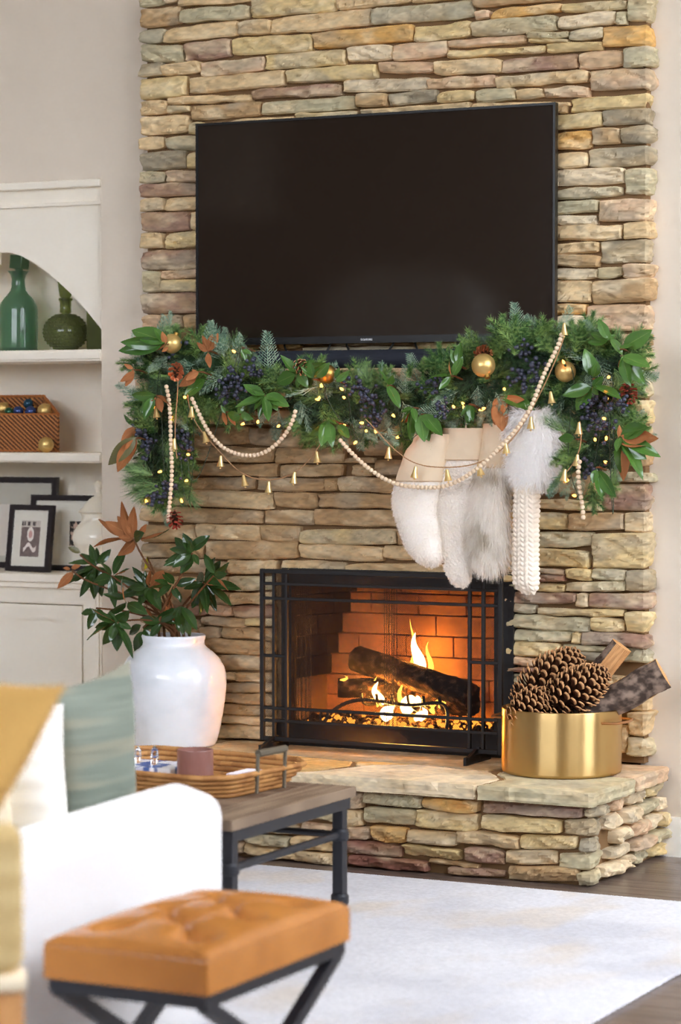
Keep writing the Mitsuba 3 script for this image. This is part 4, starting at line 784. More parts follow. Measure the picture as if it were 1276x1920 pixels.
def cedar(seed):
    g = np.random.default_rng(seed); ms = [tube([[0, 0, 0], [.5, .01, .01], [1, 0, -.02]], [.013, .01, .005], 4, False)]
    for i in range(26):
        t = .06 + .9 * i / 26; s = 1 if i % 2 else -1; L = .30 * (1.05 - t) + .05
        d = np.array([.72, s * .72, g.normal(0, .2)]); o = np.array([t, 0, 0]); ms.append(tube([o, o + d * L], [.009, .006], 4, False))
        for j in range(7):
            q = o + d * L * (j + 1) / 7; e = np.array([.75, s * .2 + (.7 if j % 2 else -.6), g.normal(0, .3)])
            ms.append(tube([q, q + e * .055 * g.uniform(.7, 1.3)], [.011, .005], 3, False))
    return cat(ms)
def vary(a, b):
    def f(p, n, uv): return mix(lin(*a), lin(*b), smoothstep(.3, .7, .5 * fbm(p.x * 12, p.y * 12, p.z * 12, 2) + .5 * noise(p.x * 140, p.y * 140, p.z * 140)))
    return proc(f)
mat('fir_green', vary((48, 88, 40), (136, 166, 92)), 0.55, 0.4); mat('pine_green', vary((58, 96, 52), (136, 168, 104)), 0.55, 0.4); mat('cedar_green', vary((84, 118, 98), (164, 186, 160)), 0.7, 0.3)
KIND = {'f': ('fir_sprig', [mikit.ply(fir(s), 'fir_green', smooth=False) for s in (1, 2, 3)]), 'p': ('pine_tuft', [mikit.ply(pine(s), 'pine_green', smooth=False) for s in (4, 5)]), 'c': ('cedar_frond', [mikit.ply(cedar(s), 'cedar_green', smooth=False) for s in (6, 7)])}
ga = thing('mantel_garland', 'lush evergreen garland of magnolia, fir, cedar and berries draped along the mantel', 'garland')
def sprig(t, p, q, w=1.0):
    p, q = np.array(p), np.array(q); x = q - p; L = np.linalg.norm(x); x /= L
    n = VIEW + rng.normal(0, .5, 3); n -= x * (n @ x); n /= np.linalg.norm(n); y = np.cross(n, x); M = np.eye(4)
    M[:3, 0], M[:3, 1], M[:3, 2], M[:3, 3] = x * L, y * L * w, n * L * w, p
    nm, ms = KIND[t]; ent(nm, ms[rng.integers(len(ms))], ga, M)
for s in '''c -418 -406 1777 -453 -452 1895;c -439 -355 1785 -443 -361 1874;c -424 -397 1764 -438 -437 1862;c -265 -355 1703 -258 -382 1856;c -331 -373 1763 -355 -390 1816;c -310 -342 1717 -324 -358 1783;p -626 -404 1826 -682 -389 1888;p -647 -368 1834 -606 -400 1889;p -641 -366 1827 -645 -398 1893;f 435 -389 1683 425 -395 1806;f 423 -391 1688 402 -398 1765;f 472 -391 1677 471 -430 1769;c 207 -400 1690 208 -394 1746;f 348 -360 1690 346 -368 1745;f 311 -386 1684 328 -434 1727;c 107 -347 1686 86 -343 1720;f 709 -399 1756 721 -414 1896;f 691 -370 1762 680 -374 1871;f 709 -369 1762 748 -396 1869;f 653 -353 1763 617 -350 1850;f 645 -365 1746 604 -349 1822;f 798 -405 1800 804 -389 1857;f 852 -402 1765 811 -437 1816;f 923 -384 1765 962 -399 1865;f 891 -378 1777 901 -373 1839;p -720 -407 1336 -850 -400 1362;p -746 -350 1322 -886 -354 1314;p -712 -381 1302 -863 -379 1267;p -749 -358 1335 -842 -387 1376;p -695 -383 1289 -819 -399 1234;p -680 -382 1282 -762 -402 1221;p -680 -368 1296 -723 -389 1218;p -661 -347 1295 -557 -393 1257;p -634 -406 1297 -553 -413 1305;p -641 -407 1283 -584 -413 1231;p -649 -354 1350 -556 -381 1371;c -679 -370 1215 -691 -356 1146;c -680 -353 1774 -760 -376 1714;c -550 -389 1739 -646 -424 1719;c -418 -407 1697 -529 -400 1638;c -439 -355 1738 -503 -338 1672;c -41 -401 1655 -173 -416 1616;f 872 -360 1437 832 -382 1380;c 904 -407 1353 837 -407 1273;c 897 -361 1312 887 -365 1261;f 990 -396 1325 995 -377 1217;f 1030 -392 1337 1083 -437 1276;f 940 -407 1409 880 -425 1387;f 1084 -346 1595 1136 -375 1578;f 1112 -390 1578 1157 -416 1539;c 1081 -402 1438 1105 -417 1349;c 638 -392 1631 693 -433 1556;c 601 -349 1585 616 -383 1516;c 591 -384 1580 588 -419 1516;c 425 -341 1557 470 -347 1501;c 595 -373 1589 610 -365 1512;c 233 -402 1512 285 -433 1446;c 198 -406 1501 246 -428 1446;f -151 -402 1544 -122 -429 1499;p -507 -357 1619 -497 -403 1551'''.split(';'):
    t, *v = s.split(); v = [float(a) / 1000 for a in v]; sprig(t, v[:3], v[3:], 1.25 if t == 'f' else 1.0)
GP = Polygon(pts('-847 1809 -664 1826 -507 1785 -352 1725 -242 1663 -27 1673 142 1649 288 1678 411 1718 472 1754 593 1789 752 1842 870 1836 986 1802 1101 1764 1102 1693 1045 1585 1112 1513 1046 1369 988 1314 891 1313 852 1349 871 1477 890 1568 753 1614 614 1559 432 1532 309 1504 142 1541 16 1494 -70 1522 -177 1561 -352 1580 -507 1591 -631 1630 -643 1395 -666 1258 -849 1285 -837 1453 -813 1592'))
mat('shade_fir_green', vary((24, 44, 28), (62, 92, 56)), 0.6, 0.4)  # fir colour with the garland's inner shade put in
SHADE_FIR = [mikit.ply(fir(s), 'shade_fir_green', smooth=False) for s in (8, 9)]; g3 = np.random.default_rng(31); n = 0
while n < 230:                                  # dense inner layer of fir, darkened to carry the shade inside the garland
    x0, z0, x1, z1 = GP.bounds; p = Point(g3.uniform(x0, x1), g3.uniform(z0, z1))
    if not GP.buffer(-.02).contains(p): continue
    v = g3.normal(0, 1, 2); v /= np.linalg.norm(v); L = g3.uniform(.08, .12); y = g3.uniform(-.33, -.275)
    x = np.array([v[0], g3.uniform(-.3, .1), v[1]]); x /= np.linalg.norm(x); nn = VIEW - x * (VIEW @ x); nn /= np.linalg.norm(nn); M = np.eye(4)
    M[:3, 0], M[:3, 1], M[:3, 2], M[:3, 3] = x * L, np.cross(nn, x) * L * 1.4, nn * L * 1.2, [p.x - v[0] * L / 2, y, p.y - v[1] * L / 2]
    ent('spruce_sprig', SHADE_FIR[n % 2], ga, M); n += 1
core = pts('-790 1700 -700 1690 -560 1680 -380 1668 -200 1650 -50 1640 120 1650 300 1660 450 1660 600 1690 740 1730 900 1760 1020 1735 1040 1640 1000 1520 985 1410', -.30)
put('vine', tube(spline(core, 90), .014, 8), 'fir_green', ga)
put('vine', tube(spline(pts('-760 1700 -745 1600 -740 1480 -735 1300', -.30), 30), .012, 8), 'fir_green', ga)
n = 0; g2 = np.random.default_rng(21)
while n < 345:
    x0, z0, x1, z1 = GP.bounds; p = Point(g2.uniform(x0, x1), g2.uniform(z0, z1))
    if not GP.contains(p): continue
    b = GP.exterior.interpolate(GP.exterior.project(p)); d = np.array([b.x - p.x, b.y - p.y]); dd = np.linalg.norm(d) + 1e-6
    v = d / dd * (1.0 if dd < .07 else .4) + g2.normal(0, .75, 2) + [0, -.15]; v /= np.linalg.norm(v)
    L = g2.uniform(.075, .135); y = g2.uniform(-.365, -.25)
    t = 'fcfcfpc'[g2.integers(7)]
    if p.x < -.60 and p.y < 1.46: t = 'ppf'[g2.integers(3)]
    sprig(t, [p.x, y, p.y], [p.x + v[0] * L, y - g2.uniform(-.02, .03), p.y + v[1] * L], 1.3 if t == 'f' else 1.0); n += 1
for b, tips in parse('''-630 -450 1811|-770 -476 1873 g,-783 -442 1831 b,-826 -455 1791 g,-804 -484 1826 g,-645 -464 1858 b,-674 -461 1872 g,-636 -480 1781 b;-794 -411 1721|-821 -444 1740 b,-844 -427 1677 b,-829 -420 1660 b,-802 -425 1700 b;-479 -420 1784|-508 -416 1844 b,-470 -402 1847 b,-470 -443 1737 b,-524 -421 1817 b,-472 -418 1724 b,-428 -442 1848 b;-497 -455 1710|-585 -437 1658 b,-538 -477 1680 b,-515 -476 1717 b;-493 -401 1685|-583 -406 1620 g,-506 -413 1704 g,-547 -395 1645 g;-227 -453 1623|-314 -451 1659 g,-262 -471 1574 g,-197 -488 1528 g,-131 -454 1587 g,-150 -437 1616 g,-328 -481 1577 g,-174 -455 1574 g,-267 -475 1642 g,-252 -449 1544 g;-116 -412 1701|-175 -439 1763 g,-217 -402 1669 g,-115 -412 1756 g,-50 -411 1749 g,-128 -402 1649 g,-72 -426 1655 g,-1 -406 1739 g,-159 -399 1728 g;-678 -449 1625|-661 -438 1565 b,-606 -465 1591 b,-695 -460 1605 b,-768 -480 1619 g,-742 -447 1558 g,-719 -471 1538 g;-792 -403 1511|-837 -426 1552 b,-852 -409 1461 b;-775 -431 1471|-852 -434 1403 b,-884 -459 1370 k,-805 -460 1424 b,-865 -426 1356 b;-416 -410 1565|-428 -416 1591 b,-379 -395 1518 b,-390 -438 1521 b,-339 -399 1538 g;-336 -445 1558|-377 -427 1538 g,-282 -447 1538 g,-319 -448 1604 g;-348 -397 1796|-337 -390 1746 g,-314 -389 1776 g;28 -452 1535|-35 -470 1473 g,11 -487 1443 g,52 -480 1446 g,70 -479 1523 g;41 -403 1523|101 -436 1468 g,77 -426 1479 g;342 -425 1578|288 -414 1568 g,309 -408 1526 g,323 -423 1466 g,367 -453 1534 g,285 -433 1523 g;367 -413 1556|396 -450 1463 g,397 -412 1463 g,457 -431 1477 g,435 -417 1512 g;506 -415 1720|521 -415 1804 g,486 -423 1780 g,497 -422 1687 g;495 -443 1687|416 -453 1687 g,462 -476 1640 g,488 -454 1736 g,540 -451 1752 g;236 -409 1656|207 -425 1709 g,273 -447 1689 g,289 -417 1579 g;48 -443 1674|102 -438 1710 g,69 -459 1718 g;556 -432 1589|544 -418 1526 g,575 -449 1534 g;-44 -434 1680|-85 -453 1725 g,25 -445 1735 g,-45 -468 1741 g,-3 -441 1741 g;1055 -400 1802|1019 -406 1875 g,985 -395 1834 g,974 -383 1795 g,1072 -389 1822 g,1104 -395 1757 g,1034 -391 1847 g;1097 -406 1773|1211 -431 1826 g,1145 -417 1778 g;1113 -434 1747|1219 -459 1715 g,1192 -440 1658 g,1109 -455 1711 g,1135 -437 1694 g,1115 -439 1678 b,1153 -468 1649 g;1007 -428 1645|903 -445 1620 g,941 -426 1567 g,1122 -463 1611 g,1043 -458 1617 g,1050 -438 1684 g,954 -444 1600 g;1002 -415 1673|983 -435 1774 g,1031 -443 1729 g,984 -399 1719 g;1108 -440 1480|1225 -472 1511 g,1237 -464 1478 b,1256 -460 1417 g,1206 -467 1342 g,1202 -448 1406 g,1126 -424 1344 g,1108 -473 1433 g,1202 -455 1436 b,1108 -440 1519 b,1238 -427 1478 b,1119 -420 1335 b,1172 -472 1500 g;946 -423 1471|874 -410 1474 g;1029 -452 1377|1058 -457 1277 g,1029 -481 1327 g,1093 -446 1277 g;660 -399 1614|747 -406 1607 b,690 -438 1556 b,679 -435 1494 b,648 -414 1516 b,782 -388 1576 g,640 -425 1585 b;555 -415 1585|556 -431 1528 g,528 -439 1551 g,579 -413 1562 g'''):
    put('stem', tube([b + [0, .09, -.01], b + [0, .03, 0], b], [.004, .0035, .003], 5), 'twig', ga)
    for t, c in tips: leaf(ga, b + rng.normal(0, .004, 3), t, c, 'magnolia', 'magnolia_leaf', .5)
mat('berry', (58, 62, 78), 0.3, 0.5)
for s in '''-641 -393 1796;-414 -413 1637;-371 -409 1650;-314 -389 1723;-376 -400 1703;-789 -395 1484;-752 -392 1437;-593 -396 1471;-587 -393 1431;-685 -399 1269;-711 -408 1249;-640 -409 1290;126 -385 1646;153 -415 1612;174 -394 1557;183 -389 1535;407 -408 1661;446 -414 1573;91 -403 1658;746 -405 1772;790 -401 1726;736 -402 1687;760 -387 1659;995 -411 1601;1027 -387 1589;1097 -414 1595;992 -387 1539;1047 -405 1511;977 -393 1364'''.split(';'):
    c = np.array([float(v) for v in s.split()]) / 1000; ms = []
    for k in range(15):
        o = rng.normal(0, 1, 3) * [.021, .012, .02]; r = rng.uniform(.006, .009)
        q = trimesh.creation.icosphere(1, r); q.apply_translation(c + o); ms.append(q)
        ms.append(tube([c + o, c + [0, .03, -.01]], .0012, 3, False))
    put('berry_cluster', cat(ms), 'berry', ga, smooth=True, kind='stuff')
mat('red_cone', (156, 62, 48), 0.5, 0.4); mat('copper_cone', (212, 128, 88), 0.3, 0.5, metallic=.6)
SC0 = SCALE
for c, d, r, b in (([-.615, -.43, 1.205], [.01, -.01, -.05], .026, 'red_cone'), ([1.105, -.37, 1.655], [.02, -.02, -.05], .026, 'red_cone'), ([.55, -.35, 1.755], [.05, -.02, .012], .028, 'copper_cone'), ([-.61, -.42, 1.735], [.02, -.04, -.04], .024, 'copper_cone'), ([-.13, -.40, 1.735], [.05, -.02, -.02], .024, 'cone_scale')):
    SCALE = {**SC0, 'bsdf': {'type': 'ref', 'id': b}}; c = np.array(c); pine_cone('pine_cone', c, c + np.array(d) * 1.15, r, None, None, 34, 7, ga)
SCALE = SC0
for c, r, b, lb, cd in (((-.635, -.41, 1.815), .036, 'gold_ball', 'gold ball ornament at the bookcase end of the garland', (.3, .2, .8)), ((.613, -.44, 1.722), .041, 'gold_ball', 'big gold ball ornament beneath the copper pine cone, near the stockings', (.35, -.2, -.7)),
      ((.885, -.37, 1.700), .036, 'gold_ball', 'gold ball ornament half hidden beside the slanting bead strand', (-.5, .2, .6)), ((-.02, -.375, 1.700), .034, 'gold_foil', 'bronze ball ornament in the middle of the garland below the sound bar', (-.4, .2, .8))):
    ornament('gold_ornament', c, r, b, lb, 'ornament', 'gold balls in the garland', cd)

# string of warm lights wound through the garland
st = thing('string_lights', 'string of small warm fairy lights wound through the garland', 'string lights')
mat('green_wire', (40, 56, 36), .6)
BU = [np.array([float(v) for v in s.split()]) / 1000 for s in '''-359 -430 1779;-20 -412 1655;-36 -403 1609;-700 -405 1579;-646 -398 1552;-569 -424 1618;-331 -414 1525;-283 -405 1525;-181 -429 1518;-570 -397 1411;-677 -413 1350;-564 -420 1318;-587 -421 1237;-745 -404 1232;-16 -428 1652;-26 -420 1608;67 -418 1641;74 -420 1613;257 -401 1629;251 -406 1557;61 -394 1523;140 -402 1526;158 -418 1496;197 -417 1490;287 -425 1479;121 -420 1462;490 -406 1578;524 -401 1589;603 -418 1572;900 -416 1725;1055 -398 1682;1044 -392 1609;684 -427 1642;1052 -427 1539;1045 -400 1480;1010 -410 1466;1053 -413 1393;912 -405 1336;937 -400 1279;604 -427 1574;519 -392 1585'''.split(';')]
bm = tube([[0, 0, 0], [0, 0, .004], [0, 0, .011], [0, 0, .016]], [.003, .0052, .0045, .0015], 8)
for c in BU:
    A = frame(c, rng.normal(0, 1, 3) + [0, -.8, 0]); m = bm.copy(); m.apply_transform(A)
    k = put('bulb', m, 'soot', st, smooth=True); scene[k]['emitter'] = {'type': 'area', 'radiance': {'type': 'rgb', 'value': [18 * FL, 4.4 * FL, .45 * FL]}}
    s = tube([c - A[:3, 2] * .010, c], .0036, 6); put('socket', s, 'green_wire', st)
ordr = sorted(range(len(BU)), key=lambda i: BU[i][0] * 1.0)
W_ = [BU[i] + [0, .03, .0] for i in ordr]; put('wire', tube(spline(W_, 400), .0014, 4), 'green_wire', st)

# beads, bells
mat('bead_wood', (226, 204, 174), 0.6, 0.3); mat('twine', (170, 132, 96), .9, .1); mat('bell_brass', (242, 212, 146), 0.22, 0.5, metallic=.75)
bg = thing('bead_garland', 'pale wooden bead garland looping below the evergreen garland', 'bead garland')
BEAD = mikit.ply(lathe([(0, -.0078), (.004, -.0074), (.0072, -.0045), (.0082, 0), (.0072, .0045), (.004, .0074), (0, .0078)], 12), 'bead_wood', smooth=True)
for s in '''-641 -440 1658 -627 -440 1571 -623 -440 1455 -619 -440 1358 -628 -440 1241 -635 -440 1173|-539 -430 1613 -506 -430 1551 -462 -430 1484 -407 -430 1436 -341 -430 1413 -265 -430 1414 -200 -430 1446 -146 -430 1503 -118 -430 1566|67 -440 1464 123 -440 1410 196 -440 1355 289 -440 1313 381 -440 1303 462 -440 1307 543 -440 1339 622 -440 1395 691 -440 1459 750 -440 1522 799 -440 1603 837 -440 1693 876 -440 1765 899 -440 1822|965 -440 1395 964 -440 1316 973 -440 1263 979 -440 1209'''.split('|'):
    P = np.array([float(v) for v in s.split()]).reshape(-1, 3) / 1000; q = spline(P, 300); L = np.linalg.norm(np.diff(q, axis=0), axis=1).sum(); k = int(L / .0158); q = spline(P, k + 1); d = np.gradient(q, axis=0)
    put('string', tube(q, .0012, 4), 'twine', bg)
    for i in range(k + 1): ent('bead', BEAD, bg, frame(q[i], d[i]))
bl = thing('bell_garland', 'twine garland hung with little brass cone bells', 'bell garland')
for s in '''-560 -425 1629 -516 -425 1513 -432 -425 1426 -333 -425 1345 -224 -425 1323 -117 -425 1354 -42 -425 1422 -12 -425 1464|163 -435 1539 252 -435 1454 354 -435 1387 460 -435 1373 590 -435 1389 689 -435 1444 797 -435 1585 883 -435 1756 912 -435 1832|963 -435 1531 958 -435 1424 917 -435 1361|-599 -430 1706 -606 -430 1571 -611 -430 1484 -602 -430 1397'''.split('|'):
    P = np.array([float(v) for v in s.split()]).reshape(-1, 3) / 1000; put('twine', tube(spline(P, 60), .0022, 6), 'twine', bl)
BELL = mikit.ply(lathe([(0, 0), (.004, -.001), (.0055, -.005), (.0085, -.022), (.0125, -.036), (.0145, -.041), (.0125, -.0405), (.0105, -.036), (.0065, -.02), (0, -.006)], 20), 'bell_brass', smooth=50)
CLAP = mikit.ply(cat(tube([[0, 0, -.01], [0, 0, -.043]], .0009, 4), trimesh.creation.icosphere(1, .0035).apply_translation([0, 0, -.046])), 'bell_brass', smooth=True)
for s in '''-539 -430 1575;-488 -430 1484;-418 -430 1398;-326 -430 1329;-222 -430 1307;-118 -430 1341;-31 -430 1415;253 -430 1431;356 -430 1365;474 -430 1355;592 -430 1374;693 -430 1451;787 -430 1535;857 -430 1621;906 -430 1850;961 -430 1517;956 -430 1409;912 -430 1359;-611 -430 1459;-690 -430 1575'''.split(';'):
    c = np.array([float(v) for v in s.split()]) / 1000; A = trimesh.transformations.rotation_matrix(rng.normal(0, .12), [0, 1, 0]); A[:3, 3] = c - [0, .004, -.012]
    k = ent('bell', BELL, bl, A); ent('clapper', CLAP, k, A)

# ---------------------------------------------------------------- stockings
def rows(s): return np.array([[float(v) for v in r.split()] for r in s.split(',')]) / 1000
def loft(R, y, thick, nr=70, nc=44, a=0, b=1, grow=0.0, tip=True, wob=.004, seed=0):
    from scipy.interpolate import PchipInterpolator
    s = np.concatenate([[0], np.cumsum(np.abs(np.diff(R[:, 2])))]); s /= s[-1]; f = PchipInterpolator(s, R); t = np.linspace(a, b, nr); Q = f(t)
    x0, x1, z = Q.T; x0 = x0 - grow; x1 = x1 + grow; ph = np.linspace(0, 2 * np.pi, nc, endpoint=False); w = (x1 - x0) / 2; c = (x0 + x1) / 2
    th = np.minimum(thick, w * .9) * (np.sqrt(np.clip((1 - t) * 14, .02, 1)) if tip else 1) + grow
    X = c[:, None] + w[:, None] * np.sign(np.cos(ph)) * np.abs(np.cos(ph)) ** .8; Y = y + th[:, None] * np.sin(ph); Zz = np.repeat(z[:, None], nc, 1)
    V = np.stack([X, Y, Zz], -1).reshape(-1, 3)
    nn = np.stack([np.repeat(np.cos(ph)[None], nr, 0), np.repeat(np.sin(ph)[None], nr, 0), np.zeros((nr, nc))], -1).reshape(-1, 3)
    V = V + nn * ((meshkit.fbm(V * 22 + seed, 3) - .5) * 2 * wob)[:, None]
    idx = np.arange(nr * nc).reshape(nr, nc); k = np.roll(idx, -1, 1); q = np.stack([idx[:-1], idx[1:], k[1:], k[:-1]], -1).reshape(-1, 4)
    F = np.vstack([q[:, [0, 1, 2]], q[:, [0, 2, 3]]])
    V = np.vstack([V, V[-nc:].mean(0)]); F = np.vstack([F, np.stack([idx[-1], np.full(nc, len(V) - 1), k[-1]], 1)])
    return trimesh.Trimesh(V, F, process=False)
def fur(m, n, L, seed, w=.0012, down=.8, spread=.5, zmin=None):
    g = np.random.default_rng(seed); p, fi_ = trimesh.sample.sample_surface(m, n, seed=seed); nn = m.face_normals[fi_]; V = []
    d = nn + np.array([0, 0, -down]) + g.normal(0, spread, (n, 3)); d /= np.linalg.norm(d, axis=1, keepdims=True); ll = L * g.uniform(.6, 1.2, n)
    sd = np.cross(d, g.normal(0, 1, (n, 3))); sd /= np.linalg.norm(sd, axis=1, keepdims=True)
    mid = p + d * ll[:, None] * .55; tip = p + d * ll[:, None] + np.array([0, 0, -.22]) * ll[:, None] * down
    V = np.stack([p - sd * w, p + sd * w, mid - sd * w * .8, mid + sd * w * .8, tip], 1).reshape(-1, 3); o = np.arange(n)[:, None, None] * 5
    F = (np.array([[0, 1, 3], [0, 3, 2], [2, 3, 4]])[None] + o).reshape(-1, 3); return trimesh.Trimesh(V, F, process=False)
mat('white_fleece', (240, 234, 226), 0.95, 0.1, sheen=.5); mat('suede', (226, 206, 178), 0.9, 0.1, sheen=.3); mat('white_knit', (238, 226, 208), 0.95, 0.1)
def grey_fur(p, n, uv): return mix(lin(198, 186, 168), lin(240, 234, 226), smoothstep(.25, .50, fbm(p.x * 16, p.y * 16, p.z * 9, 3)))
mat('grey_fur', proc(grey_fur), 0.9, 0.1); mat('white_fur', (246, 244, 242), 0.85, 0.1)
SG = 'stockings hanging from the mantel'
R1, R2, R3, R4, C4 = rows('316 452 1487,308 449 1461,282 438 1429,264 428 1387,247 418 1345,235 409 1303,229 400 1260,232 394 1229,239 398 1197,251 407 1160,264 415 1124,282 421 1087,305 420 1061,326 413 1043,352 398 1028,367 384 1023'), rows('418 568 1508,418 566 1474,412 559 1430,404 551 1377,395 541 1325,390 532 1272,389 522 1220,395 510 1167,404 503 1125,412 502 1083,416 511 1041,420 513 1010,433 512 983,447 502 962,465 491 951'), rows('573 672 1524,570 680 1482,562 682 1430,551 672 1378,545 658 1326,535 648 1274,520 645 1222,513 650 1170,517 658 1118,526 654 1076,543 645 1040,560 634 1019,580 614 1011'), rows('693 796 1529,693 793 1431,695 784 1338,694 779 1297,692 776 1250,691 774 1193,690 773 1131,689 774 1069,687 775 1018,691 775 976,706 773 953,725 764 941'), rows('696 796 1568,676 821 1544,671 835 1508,671 843 1467,676 838 1426,682 830 1385,693 824 1354,710 808 1323')
def hang(k, R, y): put('hanging_loop', tube([[(R[0, 0] + R[0, 1]) / 2, y, R[0, 2] - .01], [(R[0, 0] + R[0, 1]) / 2, y, R[0, 2] + .06]], .003, 6), 'suede', k)
k = thing('stocking', 'smooth white fleece stocking with a plain beige suede cuff, nearest the middle of the mantel', 'stocking', SG)
m = loft(R1, -.345, .042, 90, 56, wob=.004, seed=1); put('leg', m, 'white_fleece', k, smooth=True); put('cuff', loft(R1, -.345, .042, 26, 56, 0, .36, .003, False, .002), 'suede', k, smooth=True)
put('fleece', fur(trimesh.util.submesh if False else loft(R1, -.345, .042, 50, 40, .36, 1), 9000, .010, 1, .0011, .4, .9), 'white_fleece', k, smooth=False, kind='stuff'); hang(k, R1, -.345)
k = thing('stocking', 'curly white sherpa stocking with a beige cuff, overlapped by the smooth one', 'stocking', SG)
m = loft(R2, -.315, .036, 160, 80, wob=.003, seed=2); v = m.vertices; v = v + np.column_stack([np.zeros(len(v)), -1 * (np.abs(np.sin(v[:, 0] * 210 + 3 * np.sin(v[:, 2] * 60)) * np.sin(v[:, 2] * 190 + 3 * np.sin(v[:, 0] * 70))) * .007), np.zeros(len(v))]); m.vertices = v
put('leg', m, 'white_fleece', k, smooth=True); put('cuff', loft(R2, -.317, .040, 24, 56, 0, .20, .009, False, .003, 4), 'suede', k, smooth=True)
put('fleece', fur(loft(R2, -.318, .04, 50, 40, .22, 1), 9000, .009, 2, .0016, .2, 1.4), 'white_fleece', k, smooth=False, kind='stuff'); hang(k, R2, -.315)
k = thing('stocking', 'long-haired grey and white faux fur stocking with a beige rounded cuff', 'stocking', SG)
put('leg', loft(R3, -.33, .036, 70, 44, wob=.006, seed=3), 'grey_fur', k, smooth=True); put('cuff', loft(R3, -.33, .038, 24, 56, 0, .30, .004, False, .003, 6), 'suede', k, smooth=True)
put('fur', fur(loft(R3, -.33, .036, 50, 40, .26, 1), 9000, .034, 3, .0011, 1.2, .45), 'grey_fur', k, smooth=False, kind='stuff'); hang(k, R3, -.33)
k = thing('stocking', 'narrow cream chunky knit stocking with a fluffy white fur cuff', 'stocking', SG)
m = loft(R4, -.345, .038, 200, 96, wob=.002, seed=4); v = m.vertices; a = np.arctan2(v[:, 1] + .345, v[:, 0] - .75)
rowp = .0165; ph = v[:, 2] / rowp; colp = .0135; cx_ = (v[:, 0] - .74) / colp
bmp = np.abs(np.sin(np.pi * (ph + .6 * np.abs((cx_ % 2) - 1)))) * np.abs(np.sin(np.pi * cx_ / 1.0)) ** .5
nrm = m.vertex_normals; m.vertices = v + nrm * (bmp * .0065)[:, None] * (1 if nrm[:, 1].mean() < 9 else -1); put('knit_leg', m, 'white_knit', k, smooth=True)
cm = loft(C4, -.345, .05, 50, 44, wob=.004, seed=5, tip=False); put('cuff', cm, 'white_fur', k, smooth=True); put('cuff_fur', fur(cm, 9000, .040, 5, .0011, .55, .5), 'white_fur', k, smooth=False, kind='stuff')

# ---------------------------------------------------------------- rug
def rug_col(p, n, uv):
    a = fbm(p.x * 2.2 + 4, p.y * 2.2, 0, 4); b = fbm(p.x * 5, p.y * 3 + 7, 1.0, 3); w = fbm(p.x * 90, p.y * 90, 2.0, 2)
    c = mix(lin(214, 215, 221), lin(182, 183, 192), smoothstep(.45, .8, a) * .6)
    c = mix(c, lin(206, 192, 172), smoothstep(.5, .85, b) * .5)
    return c * (.88 + .2 * w)
mat('rug_pile', proc(rug_col), 0.98, 0.05, bump=proc(lambda p, n, uv: fbm(p.x * 160, p.y * 160, 0, 2) * .002))
whole('area_rug', bx(-3.4, -6.4, .001, 1.80, -.803, .013, .004), 'rug_pile', 'large pale grey and cream faded rug covering the floor before the hearth', 'rug')

# ---------------------------------------------------------------- coffee table
def table_wood(p, n, uv):
    g = fbm(p.x * 5, p.y * 70, 0, 3); k = cell_rand(dr.floor((p.y + 2.475) / .1258), 3, 1); s = smoothstep(.5, .75, fbm(p.x * 3, p.y * 12, 4.0, 3))
    return mix(mix(lin(98, 78, 62), lin(158, 136, 114), g), lin(82, 62, 52), .35 * s + .25 * k)
mat('weathered_wood', proc(table_wood), 0.6, 0.35)
def end_wood(p, n, uv):
    return mix(mix(lin(100, 80, 64), lin(158, 138, 116), fbm(p.y * 5, p.x * 70, 0, 3)), lin(80, 62, 52), .4 * smoothstep(.45, .75, fbm(p.y * 3, p.x * 14, 4.0, 3)))
mat('weathered_end', proc(end_wood), 0.6, 0.35)
ct = thing('coffee_table', 'rustic wood plank table on black iron pipe-style legs, holding the tray', 'table')
X0, X1, Y0, Y1, TZ = -.62, .765, -2.475, -1.72, .45
for k in range(6):
    a = Y0 + (Y1 - Y0) / 6 * k; put('plank', bx(X0, a + .001, TZ - .03, X1 - .142, a + (Y1 - Y0) / 6 - .001, TZ, .003), 'weathered_wood', ct)
put('end_board', bx(X1 - .14, Y0, TZ - .03, X1, Y1, TZ, .003), 'weathered_end', ct)
I = 'iron'
for (a, b_) in (((X0 + .03, Y0 + .035), (X1 - .02, Y0 + .035)), ((X0 + .03, Y1 - .035), (X1 - .02, Y1 - .035)), ((X0 + .03, Y0 + .035), (X0 + .03, Y1 - .035)), ((X1 - .025, Y0 + .02), (X1 - .025, Y1 - .02))):
    put('apron', bar([*a, TZ - .047], [*b_, TZ - .047], .034, .03), I, ct)
LX, LY = (X0 + .045, X1 - .032), (Y0 + .045, Y1 - .045)
for x in LX:
    for y in LY:
        l = put('leg', bx(x - .017, y - .017, .11, x + .017, y + .017, TZ - .03, .003), I, ct)
        put('foot', lathe([(0, .013), (.013, .013), (.014, .02), (.021, .10), (.021, .112), (0, .113)], 16, (x, y, 0)), I, l)
        for z in (.118, .31): put('collar', lathe([(0, z - .018), (.022, z - .018), (.027, z - .01), (.027, z + .01), (.022, z + .018), (0, z + .018)], 20, (x, y, 0)), I, l)
for x in LX: put('stretcher', tube([[x, LY[0], .31], [x, LY[1], .31]], .012, 10), I, ct)
for y in LY[1:]: put('stretcher', tube([[LX[0], y, .31], [LX[1], y, .31]], .010, 10), I, ct)

